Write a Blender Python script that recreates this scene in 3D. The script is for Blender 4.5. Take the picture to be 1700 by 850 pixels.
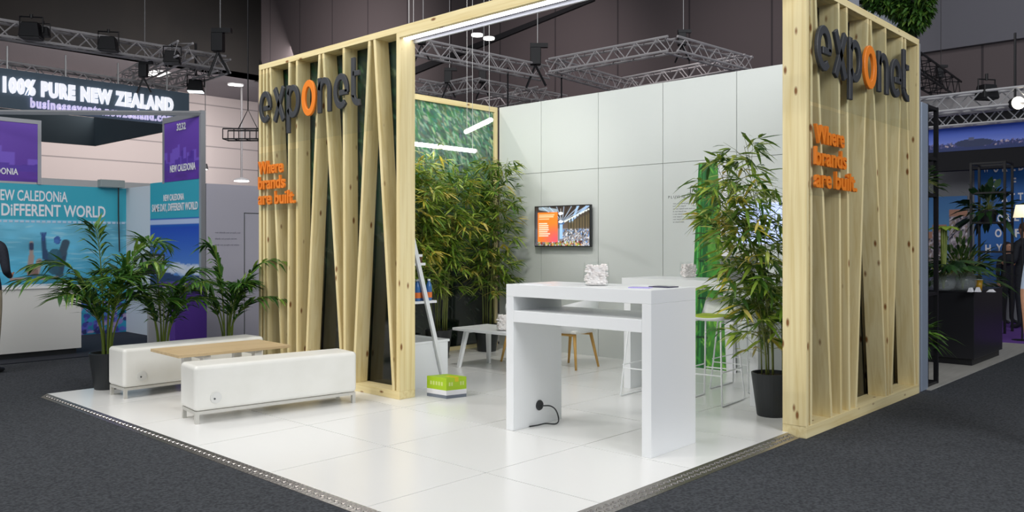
import bpy, bmesh, math, random
import numpy as np
from mathutils import Vector, Matrix
R = random.Random(7)
PI = math.pi
for o in list(bpy.data.objects): bpy.data.objects.remove(o)
SC = bpy.context.scene
COL = SC.collection

# ------------------------------------------------------------------ camera
F, CX, HY, EYE = 1381.0, 850.0, 403.0, 1.45      # measured from the vanishing points (1700 x 850 frame)
AZ = math.radians(43.05)
FW = (math.cos(AZ), math.sin(AZ)); RT = (math.sin(AZ), -math.cos(AZ))
def g(u, v, z=0.0):
    Z = F*(EYE-z)/(v-HY); L = (u-CX)/F*Z
    return (FW[0]*Z+RT[0]*L, FW[1]*Z+RT[1]*L)
def at(u, Z):
    L = (u-CX)/F*Z
    return (FW[0]*Z+RT[0]*L, FW[1]*Z+RT[1]*L)
def onx(u, x):
    k = (u-CX)/F; Z = x/(FW[0]+RT[0]*k); return (FW[1]+RT[1]*k)*Z
def ony(u, y):
    k = (u-CX)/F; Z = y/(FW[1]+RT[1]*k); return (FW[0]+RT[0]*k)*Z
def hz(v, x, y):
    return EYE-(v-HY)*(x*FW[0]+y*FW[1])/F
cam = bpy.data.cameras.new('camera'); co = bpy.data.objects.new('camera', cam); COL.objects.link(co)
cam.sensor_width = 36; cam.lens = F/1700*36; cam.shift_y = -22/1700; cam.clip_end = 200
co.location = (0, 0, EYE); co.rotation_euler = (PI/2, 0, AZ-PI/2)
SC.camera = co

# ------------------------------------------------------------------ light
SC.view_settings.view_transform = 'Standard'; SC.view_settings.look = 'None'
SC.view_settings.gamma = 1; SC.view_settings.use_curve_mapping = False
SC.view_settings.exposure = 0.0
w = bpy.data.worlds.new('world'); SC.world = w; w.use_nodes = True
w.node_tree.nodes['Background'].inputs[0].default_value = (0.86, 0.92, 1.0, 1)
w.node_tree.nodes['Background'].inputs[1].default_value = 0.56
def area(name, loc, target, size, power, col=(1, 1, 1), spread=180):
    d = bpy.data.lights.new(name, 'AREA'); d.shape = 'RECTANGLE'
    d.size, d.size_y = size; d.energy = power; d.color = col; d.spread = math.radians(spread)
    o = bpy.data.objects.new(name, d); COL.objects.link(o); o.location = loc
    o.rotation_euler = (Vector(target)-Vector(loc)).to_track_quat('-Z', 'Y').to_euler()
    return o
def spot(name, loc, target, power, ang, size, col=(1, 1, 1), blend=.5):
    d = bpy.data.lights.new(name, 'SPOT'); d.energy = power; d.spot_size = math.radians(ang); d.shadow_soft_size = size
    d.color = col; d.spot_blend = blend
    o = bpy.data.objects.new(name, d); COL.objects.link(o); o.location = loc
    o.rotation_euler = (Vector(target)-Vector(loc)).to_track_quat('-Z', 'Y').to_euler()
    return o
area('hall_light_over_stand', (5.0, 5.0, 9.0), (5.5, 5.2, 0), (9, 9), 140)
area('hall_light_front', (-1.5, 3.0, 8.5), (5.5, 4.5, 1), (5, 5), 150, (1, .98, .95))
area('hall_light_left', (0.5, 12.0, 8.5), (3, 11, 0), (8, 5), 130)
area('hall_light_right', (12, 0.0, 8.5), (12, 2, 0), (8, 5), 120)
area('fill_light_camera_side', (3.2, -5.2, 6.6), (6.5, 3.0, 1.4), (5, 4), 560, (.97, .98, 1))  # added fill from beside the camera, brightens counter side and board edges
area('fill_light_aisle', (-3.0, 7.0, 7.0), (4.5, 8.5, 1.5), (5, 4), 330, (1, .98, .96))  # added fill from the front left, brightens the pine boards
area('hall_light_far', (16, 30, 8.3), (14, 38, 4), (12, 4), 1700, (1, .95, .92))
spot('stage_spot_left', (2.2, 11.5, 8.0), (7.2, 5.2, 1.0), 520, 60, .12, (1, .97, .92))
spot('stage_spot_front', (-1.5, 8.0, 8.2), (6.0, 4.0, .5), 460, 60, .15, (1, .98, .95))
spot('fill_spot_plants', (4.6, 4.6, 6.2), (7.3, 7.8, 1.9), 560, 50, .15, (1, .97, .9), .8)  # extra spot added to brighten the bamboo leaves
spot('wall_fill_left', (13, 25, 8.5), (20, 27, 8.0), 2300, 95, .8, (1, .93, .9), 1)  # added to lift the far left part of the grey wall
spot('wall_wash_center', (13.5, 14, 8.5), (20, 17, 6.0), 1200, 75, .6, (1, .9, .88), 1)
spot('wall_wash_right', (13.5, 9, 8.5), (20, 10, 5.0), 700, 75, .6, (1, .9, .88), 1)
spot('wall_wash_far_right', (14, 3, 8.5), (20, 4, 5.5), 350, 75, .6, (1, .95, .95), 1)

# ------------------------------------------------------------------ colours and materials
def lin(c): return c/12.92 if c <= .04045 else ((c+.055)/1.055)**2.4
def rgb(r, g_, b): return (lin(r/255), lin(g_/255), lin(b/255), 1)
MATS = {}
def mat(name, col=(0.8, 0.8, 0.8, 1), rough=.5, metal=0, emit=None, es=1, spec=.5, coat=0):
    m = bpy.data.materials.new(name); m.use_nodes = True
    b = m.node_tree.nodes['Principled BSDF']
    b.inputs['Base Color'].default_value = col; b.inputs['Roughness'].default_value = rough
    b.inputs['Metallic'].default_value = metal; b.inputs['Specular IOR Level'].default_value = spec
    b.inputs['Coat Weight'].default_value = coat; b.inputs['Coat Roughness'].default_value = .08
    if emit: b.inputs['Emission Color'].default_value = emit; b.inputs['Emission Strength'].default_value = es
    MATS[name] = m; return m
def nd(m, t, **kw):
    n = m.node_tree.nodes.new(t)
    for k, v in kw.items():
        if k in n.inputs.keys(): n.inputs[k].default_value = v
        else: setattr(n, k, v)
    return n
def lk(m, a, ao, b, bi): m.node_tree.links.new(a.outputs[ao], b.inputs[bi])
def ramp(m, stops):
    n = nd(m, 'ShaderNodeValToRGB'); e = n.color_ramp.elements
    while len(e) < len(stops): e.new(.5)
    for i, (p, c) in enumerate(stops): e[i].position = p; e[i].color = c
    return n
def mottled(name, c0, c1, scale, rough=.6, bump=0, bscale=None, detail=4, stretch=(1, 1, 1), **kw):
    m = mat(name, c0, rough, **kw); b = m.node_tree.nodes['Principled BSDF']
    tc = nd(m, 'ShaderNodeTexCoord'); mp = nd(m, 'ShaderNodeMapping'); mp.inputs['Scale'].default_value = stretch
    lk(m, tc, 'Object', mp, 'Vector')
    n = nd(m, 'ShaderNodeTexNoise', Scale=scale, Detail=detail); lk(m, mp, 'Vector', n, 'Vector')
    r = ramp(m, [(.35, c0), (.65, c1)]); lk(m, n, 'Fac', r, 'Fac'); lk(m, r, 'Color', b, 'Base Color')
    if bump:
        n2 = nd(m, 'ShaderNodeTexNoise', Scale=bscale or scale, Detail=3); lk(m, mp, 'Vector', n2, 'Vector')
        bp = nd(m, 'ShaderNodeBump', Strength=bump, Distance=.01); lk(m, n2, 'Fac', bp, 'Height'); lk(m, bp, 'Normal', b, 'Normal')
    return m
def wood(name, axis, light, dark, knot, rough=.55):
    m = mat(name, light, rough, spec=.3); b = m.node_tree.nodes['Principled BSDF']
    tc = nd(m, 'ShaderNodeTexCoord')
    def mapped(along, across):
        s = [across]*3; s[axis] = along
        mp = nd(m, 'ShaderNodeMapping'); mp.inputs['Scale'].default_value = s; lk(m, tc, 'Object', mp, 'Vector'); return mp
    a = mapped(.9, 26); n = nd(m, 'ShaderNodeTexNoise', Scale=1.0, Detail=3, Distortion=.6); lk(m, a, 'Vector', n, 'Vector')
    r = ramp(m, [(.32, dark), (.62, light)]); lk(m, n, 'Fac', r, 'Fac')
    a2 = mapped(3.6, 9.0); v = nd(m, 'ShaderNodeTexVoronoi', Scale=1.0, Randomness=1.0); lk(m, a2, 'Vector', v, 'Vector')
    k = ramp(m, [(.07, (1, 1, 1, 1)), (.15, (0, 0, 0, 1))]); lk(m, v, 'Distance', k, 'Fac')
    mx = nd(m, 'ShaderNodeMix', data_type='RGBA')
    m.node_tree.links.new(k.outputs['Color'], mx.inputs[0]); m.node_tree.links.new(r.outputs['Color'], mx.inputs[6])
    mx.inputs[7].default_value = knot
    m.node_tree.links.new(mx.outputs[2], b.inputs['Base Color'])
    return m
PL, PD, PK = rgb(244, 228, 178), rgb(229, 208, 150), rgb(138, 92, 50)
WZ, WX, WY = wood('pine_upright', 2, PL, PD, PK), wood('pine_along_x', 0, PL, PD, PK), wood('pine_along_y', 1, PL, PD, PK)
OAKT = wood('oak_top', 0, rgb(214, 190, 150), rgb(198, 172, 130), rgb(190, 165, 125), .4)
OAKL = wood('oak_leg', 2, rgb(214, 172, 100), rgb(196, 150, 80), rgb(196, 150, 80), .45)
white_paint = mat('white_paint', rgb(236, 238, 238), .35)
white_gloss = mat('white_laminate', rgb(238, 240, 241), .28)
stand_white = mat('white_floor_panel', rgb(240, 240, 238), .22, spec=.4)
wall_white = mat('white_wall_panel', rgb(222, 227, 224), .4)
seam_m = mat('panel_joint', rgb(150, 152, 150), .7)
badge_m = mat('badge_silver', rgb(226, 226, 222), .35, .1)
leather = mottled('white_vinyl', rgb(232, 231, 224), rgb(238, 237, 231), 3, .42, bump=.05, bscale=160)
bench_metal = mat('bench_frame_metal', rgb(205, 203, 196), .4, .3)
black_plastic = mat('black_plastic', rgb(38, 41, 43), .45)
black_steel = mat('black_steel', rgb(24, 24, 27), .45)
dark_rig = mat('rigging_black', rgb(26, 26, 30), .5)
alu = mat('aluminium', rgb(214, 210, 212), .4, .2)
alu_prof = mat('aluminium_profile', rgb(170, 172, 176), .4, .35)
blue_prof = mat('grey_blue_profile', rgb(150, 162, 180), .4, .2)
wire_m = mat('steel_wire', rgb(190, 190, 190), .4, .4)
letter_dark = mat('charcoal_letter', rgb(62, 64, 68), .5)
letter_orange = mat('orange_letter', rgb(244, 136, 40), .45)
print_white = mat('white_lettering', rgb(240, 240, 245), .5)
lit_letter = mat('lit_white_letter', rgb(245, 245, 255), .5, emit=(.92, .94, 1, 1), es=.7)
lit_letter_soft = mat('lit_lilac_letter', rgb(215, 210, 240), .5, emit=rgb(205, 196, 235), es=.7)
print_grey = mat('grey_lettering', rgb(98, 102, 104), .6)
print_dark = mat('dark_grey_lettering', rgb(70, 74, 76), .6)
pale_text = mat('pale_grey_lettering', rgb(150, 148, 165), .6)
led = mat('led_tube', (1, 1, 1, 1), .4, emit=(.95, .95, 1, 1), es=10)
ledstrip = mat('led_strip', (1, 1, 1, 1), .4, emit=(.93, .92, 1, 1), es=5)
lamp_on = mat('lamp_glow', (1, 1, 1, 1), .4, emit=(1, .97, .92, 1), es=4)
lamp_cool = mat('lamp_glow_cool', (1, 1, 1, 1), .4, emit=(.85, .97, 1, 1), es=4)
carpet = mottled('charcoal_carpet', rgb(54, 56, 60), rgb(78, 81, 85), 55, .95, bump=.5, bscale=90, spec=.1)
vinyl_grey = mottled('grey_wood_vinyl', rgb(168, 166, 160), rgb(180, 178, 172), 3, .4, stretch=(1, 6, 1))
purple_carpet = mat('purple_carpet', rgb(100, 60, 150), .95)
soil = mottled('potting_soil', rgb(45, 36, 28), rgb(70, 58, 44), 60, .95)
stem_m = mottled('bamboo_stem', rgb(92, 104, 46), rgb(124, 130, 62), 8, .5)
palm_stem = mottled('palm_stem', rgb(96, 112, 44), rgb(128, 140, 60), 8, .5)
teal = mat('teal_print', rgb(54, 172, 194), .5)
purple_dark = mat('purple_panel', rgb(78, 44, 140), .5)
banner_navy = mat('navy_banner_cloth', rgb(100, 118, 134), .7)
banner_under = mat('dark_banner_cloth', rgb(104, 120, 130), .8)
lav_white = mat('white_partition', rgb(214, 212, 226), .5)
counter_white = mat('white_counter_panel', rgb(222, 222, 218), .45)
hall_grey = mottled('hall_wall_grey', rgb(96, 88, 90), rgb(104, 96, 98), .4, .8, spec=.1)
hall_dark = mottled('hall_dark_fascia', rgb(24, 23, 23), rgb(30, 28, 27), .3, .85, spec=.1)
soffit_m = mat('grey_soffit', rgb(150, 144, 150), .8)
ceil_dark = mat('dark_ceiling', rgb(30, 30, 34), .9)
sign_blue = mat('blue_print', rgb(38, 104, 180), .5)
skin_m = mat('skin', rgb(196, 146, 118), .5)
suit = mottled('dark_suit', rgb(26, 30, 38), rgb(32, 36, 44), 30, .8)
jumper = mottled('charcoal_jumper', rgb(30, 34, 46), rgb(38, 42, 54), 40, .85)
beige_cloth = mottled('beige_trousers', rgb(176, 164, 140), rgb(188, 176, 152), 30, .85)
blue_shirt = mat('pale_blue_shirt', rgb(180, 196, 220), .8)
hair_dark = mottled('dark_hair', rgb(28, 22, 20), rgb(44, 34, 30), 40, .6)
lime = mat('lime_fabric', rgb(168, 190, 60), .75)
shade_m = mat('lamp_shade', rgb(250, 240, 215), .7, emit=rgb(255, 240, 200), es=.9)

def attr_mat(name, rough=.5, emit=0, trans=0, spec=.5):
    m = mat(name, rough=rough, spec=spec); b = m.node_tree.nodes['Principled BSDF']
    a = nd(m, 'ShaderNodeVertexColor', layer_name='Col'); lk(m, a, 'Color', b, 'Base Color')
    if emit:
        lk(m, a, 'Color', b, 'Emission Color'); b.inputs['Emission Strength'].default_value = emit
        b.inputs['Base Color'].default_value = (0, 0, 0, 1)
    if trans:
        t = nd(m, 'ShaderNodeBsdfTranslucent'); lk(m, a, 'Color', t, 'Color')
        mx = nd(m, 'ShaderNodeMixShader', Fac=trans); out = m.node_tree.nodes['Material Output']
        lk(m, b, 'BSDF', mx, 1); lk(m, t, 'BSDF', mx, 2); lk(m, mx, 'Shader', out, 'Surface')
    return m
print_m = attr_mat('printed_graphic', .5)
print_gloss = attr_mat('glossy_printed_graphic', .1, spec=.6)
screen_m = attr_mat('lit_screen', .3, emit=.9)
glow_print_m = attr_mat('glowing_graphic', .5, emit=.08)  # faint emission added to the print's own colours
leaf_m = attr_mat('leaf', .42, trans=.3)

def clear(name, tint, refl, rough=.03):
    m = bpy.data.materials.new(name); m.use_nodes = True; nt = m.node_tree; nt.nodes.clear()
    out = nt.nodes.new('ShaderNodeOutputMaterial'); t = nt.nodes.new('ShaderNodeBsdfTransparent'); t.inputs[0].default_value = tint
    gl = nt.nodes.new('ShaderNodeBsdfGlossy'); gl.inputs['Roughness'].default_value = rough
    lw = nt.nodes.new('ShaderNodeLayerWeight'); lw.inputs[0].default_value = .12
    fr = nt.nodes.new('ShaderNodeMath'); fr.operation = 'MULTIPLY_ADD'; nt.links.new(lw.outputs['Facing'], fr.inputs[0]); fr.inputs[1].default_value = refl; fr.inputs[2].default_value = .025
    mx = nt.nodes.new('ShaderNodeMixShader'); nt.links.new(fr.outputs[0], mx.inputs[0])
    nt.links.new(t.outputs[0], mx.inputs[1]); nt.links.new(gl.outputs[0], mx.inputs[2]); nt.links.new(mx.outputs[0], out.inputs[0])
    return m
acrylic = clear('clear_acrylic', (.97, .98, .98, 1), .10)
glass = clear('clear_glass', (.96, .97, .97, 1), .15)

frosted = mat('misty_glass', rgb(196, 204, 206), .15); frosted.node_tree.nodes['Principled BSDF'].inputs['Alpha'].default_value = .3
def checker_plate():
    m = mat('checker_plate_aluminium', rgb(176, 172, 168), .25, .9); b = m.node_tree.nodes['Principled BSDF']
    tc = nd(m, 'ShaderNodeTexCoord'); outs = []
    for ang in (45, -45):
        mp = nd(m, 'ShaderNodeMapping'); mp.inputs['Rotation'].default_value = (0, 0, math.radians(ang)); mp.inputs['Scale'].default_value = (26, 26, 26)
        lk(m, tc, 'Object', mp, 'Vector')
        br = nd(m, 'ShaderNodeTexBrick', Scale=1.0); br.inputs['Mortar Size'].default_value = .16; br.inputs['Brick Width'].default_value = 1.6
        br.inputs['Row Height'].default_value = .8; br.inputs['Mortar Smooth'].default_value = .4
        lk(m, mp, 'Vector', br, 'Vector'); outs.append(br)
    mx = nd(m, 'ShaderNodeMath', operation='MULTIPLY')
    lk(m, outs[0], 'Fac', mx, 0); lk(m, outs[1], 'Fac', mx, 1)
    bp = nd(m, 'ShaderNodeBump', Strength=.15, Distance=.004); lk(m, mx, 0, bp, 'Height'); lk(m, bp, 'Normal', b, 'Normal')
    return m
plate_m = checker_plate()
def line_wall(name, col, line, pitch, axis=2, th=.02, rough=.7):
    m = mat(name, col, rough, spec=.2); b = m.node_tree.nodes['Principled BSDF']
    tc = nd(m, 'ShaderNodeTexCoord'); sp = nd(m, 'ShaderNodeSeparateXYZ'); lk(m, tc, 'Object', sp, 'Vector')
    d = nd(m, 'ShaderNodeMath', operation='DIVIDE'); lk(m, sp, axis, d, 0); d.inputs[1].default_value = pitch
    f = nd(m, 'ShaderNodeMath', operation='FRACT'); lk(m, d, 0, f, 0)
    l = nd(m, 'ShaderNodeMath', operation='LESS_THAN'); lk(m, f, 0, l, 0); l.inputs[1].default_value = th/pitch
    mx = nd(m, 'ShaderNodeMix', data_type='RGBA'); m.node_tree.links.new(l.outputs[0], mx.inputs[0])
    mx.inputs[6].default_value = col; mx.inputs[7].default_value = line
    m.node_tree.links.new(mx.outputs[2], b.inputs['Base Color']); return m
hall_panel = line_wall('hall_cream_panels', rgb(196, 184, 182), rgb(150, 142, 142), 1.05, 2, .06)
hall_grey_l = line_wall('hall_grey_panels', rgb(92, 84, 86), rgb(62, 57, 60), 2.4, 1, .05)

# ------------------------------------------------------------------ mesh building
class MB:
    def __init__(s): s.v = []; s.f = []; s.m = []; s.c = None
    def add(s, vs, fs, mi=0, col=None):
        n = len(s.v); s.v += [tuple(p) for p in vs]; s.f += [tuple(i+n for i in q) for q in fs]; s.m += [mi]*len(fs)
        if col is not None:
            if s.c is None: s.c = [(1, 1, 1, 1)]*n
            s.c += [col]*len(vs)
        elif s.c is not None: s.c += [(1, 1, 1, 1)]*len(vs)
        return s
    def hexa(s, p, mi=0):   # 8 points: bottom 4 ccw, top 4 ccw
        return s.add(p, [(3, 2, 1, 0), (4, 5, 6, 7), (0, 1, 5, 4), (1, 2, 6, 5), (2, 3, 7, 6), (3, 0, 4, 7)], mi)
    def box(s, x0, x1, y0, y1, z0, z1, mi=0):
        return s.hexa([(x0, y0, z0), (x1, y0, z0), (x1, y1, z0), (x0, y1, z0), (x0, y0, z1), (x1, y0, z1), (x1, y1, z1), (x0, y1, z1)], mi)
    def tube(s, pts, r, n=8, mi=0, col=None, cap=True):
        pts = [Vector(p) for p in pts]; rs = r if isinstance(r, (list, tuple)) else [r]*len(pts)
        vs = []; fs = []; N = len(pts); pa = None
        for i, p in enumerate(pts):
            d = (pts[min(i+1, N-1)]-pts[max(i-1, 0)]).normalized()
            a = d.orthogonal().normalized() if pa is None else (pa-d*pa.dot(d)).normalized()
            pa = a; b = d.cross(a)
            for k in range(n):
                t = 2*PI*k/n+PI/n; vs.append(p+(a*math.cos(t)+b*math.sin(t))*rs[i])
        for i in range(N-1):
            for k in range(n): fs.append((i*n+k, i*n+(k+1) % n, (i+1)*n+(k+1) % n, (i+1)*n+k))
        if cap: fs.append(tuple(range(n-1, -1, -1))); fs.append(tuple((N-1)*n+k for k in range(n)))
        return s.add(vs, fs, mi, col)
    def lathe(s, prof, c=(0, 0, 0), n=28, mi=0):
        vs = []; fs = []
        for r_, z in prof:
            for k in range(n): t = 2*PI*k/n; vs.append((c[0]+r_*math.cos(t), c[1]+r_*math.sin(t), c[2]+z))
        for i in range(len(prof)-1):
            for k in range(n): fs.append((i*n+k, i*n+(k+1) % n, (i+1)*n+(k+1) % n, (i+1)*n+k))
        fs.append(tuple(range(n-1, -1, -1))); fs.append(tuple((len(prof)-1)*n+k for k in range(n)))
        return s.add(vs, fs, mi)
    def ball(s, c, rx, ry, rz, n=12, mi=0):
        prof = [(math.sin(PI*i/n), -math.cos(PI*i/n)) for i in range(n+1)]; prof[0] = (.02, -1); prof[-1] = (.02, 1)
        t = MB().lathe(prof, n=n*2)
        return s.add([(c[0]+x*rx, c[1]+y*ry, c[2]+z*rz) for x, y, z in t.v], t.f, mi)
    def merge(s, o, fn=None):
        n = len(s.v); s.v += [fn(p) if fn else p for p in o.v]; s.f += [tuple(i+n for i in q) for q in o.f]; s.m += o.m
        return s
def smooth_path(pts, k=5):
    P = [Vector(p) for p in pts]; P = [P[0]]+P+[P[-1]]; out = []
    for i in range(1, len(P)-2):
        for j in range(k):
            t = j/k; a, b, c, d = P[i-1:i+3]
            out.append(.5*((2*b)+(c-a)*t+(2*a-5*b+4*c-d)*t*t+(3*b-a-3*c+d)*t**3))
    return out+[P[-1]]
HOME = {}
def tag(o, label=None, cat=None, group=None, kind=None):
    if label: o['label'] = label
    if cat: o['category'] = cat
    if group: o['group'] = group
    if kind: o['kind'] = kind
    return o
def thing(name, label, cat, loc=(0, 0, 0), rz=0, group=None, world=False):
    """Empty at the base of a thing. world=True: its parts are given in world coordinates."""
    o = bpy.data.objects.new(name, None); COL.objects.link(o); o.empty_display_size = .1
    o.location = loc; o.rotation_euler = (0, 0, rz)
    HOME[o.name] = Vector(loc) if world else Vector((0, 0, 0))
    return tag(o, label, cat, group)
def obj(name, mb, mats, parent=None, smooth=False, bevel=0, seg=2, label=None, off=None):
    me = bpy.data.meshes.new(name)
    sh = Vector((0, 0, 0))
    q = parent
    while q is not None: sh = sh+HOME.get(q.name, Vector((0, 0, 0))); q = q.parent
    if off is not None: sh = Vector(off)
    me.from_pydata([Vector(p)-sh for p in mb.v], [], mb.f)
    for m in (mats if isinstance(mats, (list, tuple)) else [mats]): me.materials.append(m)
    me.polygons.foreach_set('material_index', mb.m)
    if mb.c is not None:
        a = me.color_attributes.new('Col', 'FLOAT_COLOR', 'POINT'); a.data.foreach_set('color', np.array(mb.c, dtype=np.float32).ravel())
    if smooth: me.polygons.foreach_set('use_smooth', [True]*len(me.polygons))
    me.update(); me.validate()
    o = bpy.data.objects.new(name, me); COL.objects.link(o)
    if parent is not None: o.parent = parent
    elif off is not None: o.location = off; HOME[o.name] = Vector(off)
    if bevel:
        md = o.modifiers.new('bevel', 'BEVEL'); md.width = bevel; md.segments = seg; md.limit_method = 'ANGLE'; md.angle_limit = .6
        if seg > 1: me.polygons.foreach_set('use_smooth', [True]*len(me.polygons)); md.harden_normals = True
    if label: o['label'] = label
    return o
def struct(name, mb, mats, **k): return tag(obj(name, mb, mats, **k), kind='structure')
def copy_tree(src, loc=None, rz=None, label=None, parent=None):
    c = src.copy(); COL.objects.link(c)
    HOME[c.name] = HOME.get(src.name, Vector((0, 0, 0)))
    if parent is not None: c.parent = parent
    if loc is not None: c.location = loc
    if rz is not None: c.rotation_euler = (0, 0, rz)
    if label: c['label'] = label
    for ch in [x for x in bpy.data.objects if x.parent == src]: copy_tree(ch, parent=c)
    return c

# ------------------------------------------------------------------ lettering
def text_mb(s, width=None, height=None, bold=0.0, depth=.01, spacing=1.0, align_base=None, res=3):
    """letters as a solid; x to the right, y up, z out; scaled to width and height (bounding box)."""
    cu = bpy.data.curves.new('t', 'FONT'); cu.body = s; cu.offset = bold; cu.extrude = .05; cu.resolution_u = res
    cu.space_character = spacing
    o = bpy.data.objects.new('t', cu); COL.objects.link(o)
    bpy.context.view_layer.update()
    me = bpy.data.meshes.new_from_object(o.evaluated_get(bpy.context.evaluated_depsgraph_get()))
    V = np.array([v.co[:] for v in me.vertices]); Fs = [tuple(p.vertices) for p in me.polygons]
    bpy.data.objects.remove(o); bpy.data.curves.remove(cu); bpy.data.meshes.remove(me)
    mn, mx = V.min(0), V.max(0); d = mx-mn
    sx = width/d[0] if width else height/d[1]
    sy = height/d[1] if height else sx
    out = MB(); out.add([((x-mn[0])*sx, (y-mn[1])*sy, (z+.05)/.1*depth) for x, y, z in V], Fs); return out
def place(mb, org, u, n):
    """x -> u, y -> up, z -> n"""
    org = Vector(org); u = Vector(u).normalized(); n = Vector(n).normalized(); out = MB(); up = Vector((0, 0, 1))
    out.v = [tuple(org+u*p[0]+up*p[1]+n*p[2]) for p in mb.v]; out.f = list(mb.f); out.m = list(mb.m); return out
def ribbon(pts, w, depth, closed=False):
    pts = [Vector((p[0], p[1], 0)) for p in pts]; N = len(pts); L = []; Rr = []
    for i in range(N):
        a = pts[(i-1) % N] if (closed or i > 0) else pts[i]; b = pts[(i+1) % N] if (closed or i < N-1) else pts[i]
        d = (b-a).normalized(); n = Vector((-d.y, d.x, 0)); L.append(pts[i]+n*w/2); Rr.append(pts[i]-n*w/2)
    mb = MB(); vs = [(p.x, p.y, 0) for p in L]+[(p.x, p.y, 0) for p in Rr]+[(p.x, p.y, depth) for p in L]+[(p.x, p.y, depth) for p in Rr]
    fs = []
    for i in range(N if closed else N-1):
        j = (i+1) % N
        fs += [(i, j, N+j, N+i), (2*N+i, 3*N+i, 3*N+j, 2*N+j), (i, 2*N+i, 2*N+j, j), (N+i, N+j, 3*N+j, 3*N+i)]
    if not closed: fs += [(0, N, 3*N, 2*N), (N-1, 3*N-1, 4*N-1, 2*N-1)]
    return mb.add(vs, fs)
def arc(cx, cy, rx, ry, a0, a1, n=22):
    return [(cx+rx*math.cos(math.radians(a0+(a1-a0)*i/n)), cy+ry*math.sin(math.radians(a0+(a1-a0)*i/n))) for i in range(n+1)]
SW = .18
def glyph(ch):
    m = MB(); d = 1.0; h = SW/2
    if ch == 'e':
        m.merge(ribbon([(.30, .47), (.70, .47)]+arc(.39, .5, .31, .4, -4, 318, 34), SW, d) if False else ribbon(arc(.39, .5, .30, .40, -8, 312, 34), SW, d))
        m.merge(ribbon([(.30, .455), (.74, .455)], SW*.85, d)); return m, .80
    if ch == 'x':
        m.merge(ribbon([(.08, 1), (.64, 0)], SW*1.05, d)); m.merge(ribbon([(.64, 1), (.08, 0)], SW*1.05, d)); return m, .72
    if ch == 'p':
        m.merge(ribbon([(h, -.42), (h, 1)], SW, d)); m.merge(ribbon(arc(.37, .5, .30, .40, 150, -150, 30), SW, d)); return m, .78
    if ch == 'o': m.merge(ribbon(arc(.40, .5, .30, .42, 0, 360, 40)[:-1], SW*1.1, d, True)); return m, .80
    if ch == 'n':
        m.merge(ribbon([(h, 0), (h, 1)], SW, d)); m.merge(ribbon(arc(.36, .58, .27, .32, 170, 0, 16)+[(.63, 0)], SW, d)); return m, .74
    if ch == 't':
        m.merge(ribbon([(h, 1.34), (h, .34)]+arc(.36, .34, .26, .24, 180, 285, 10), SW, d)); m.merge(ribbon([(h, .90), (.42, .90)], SW*.8, d)); return m, .46

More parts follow.
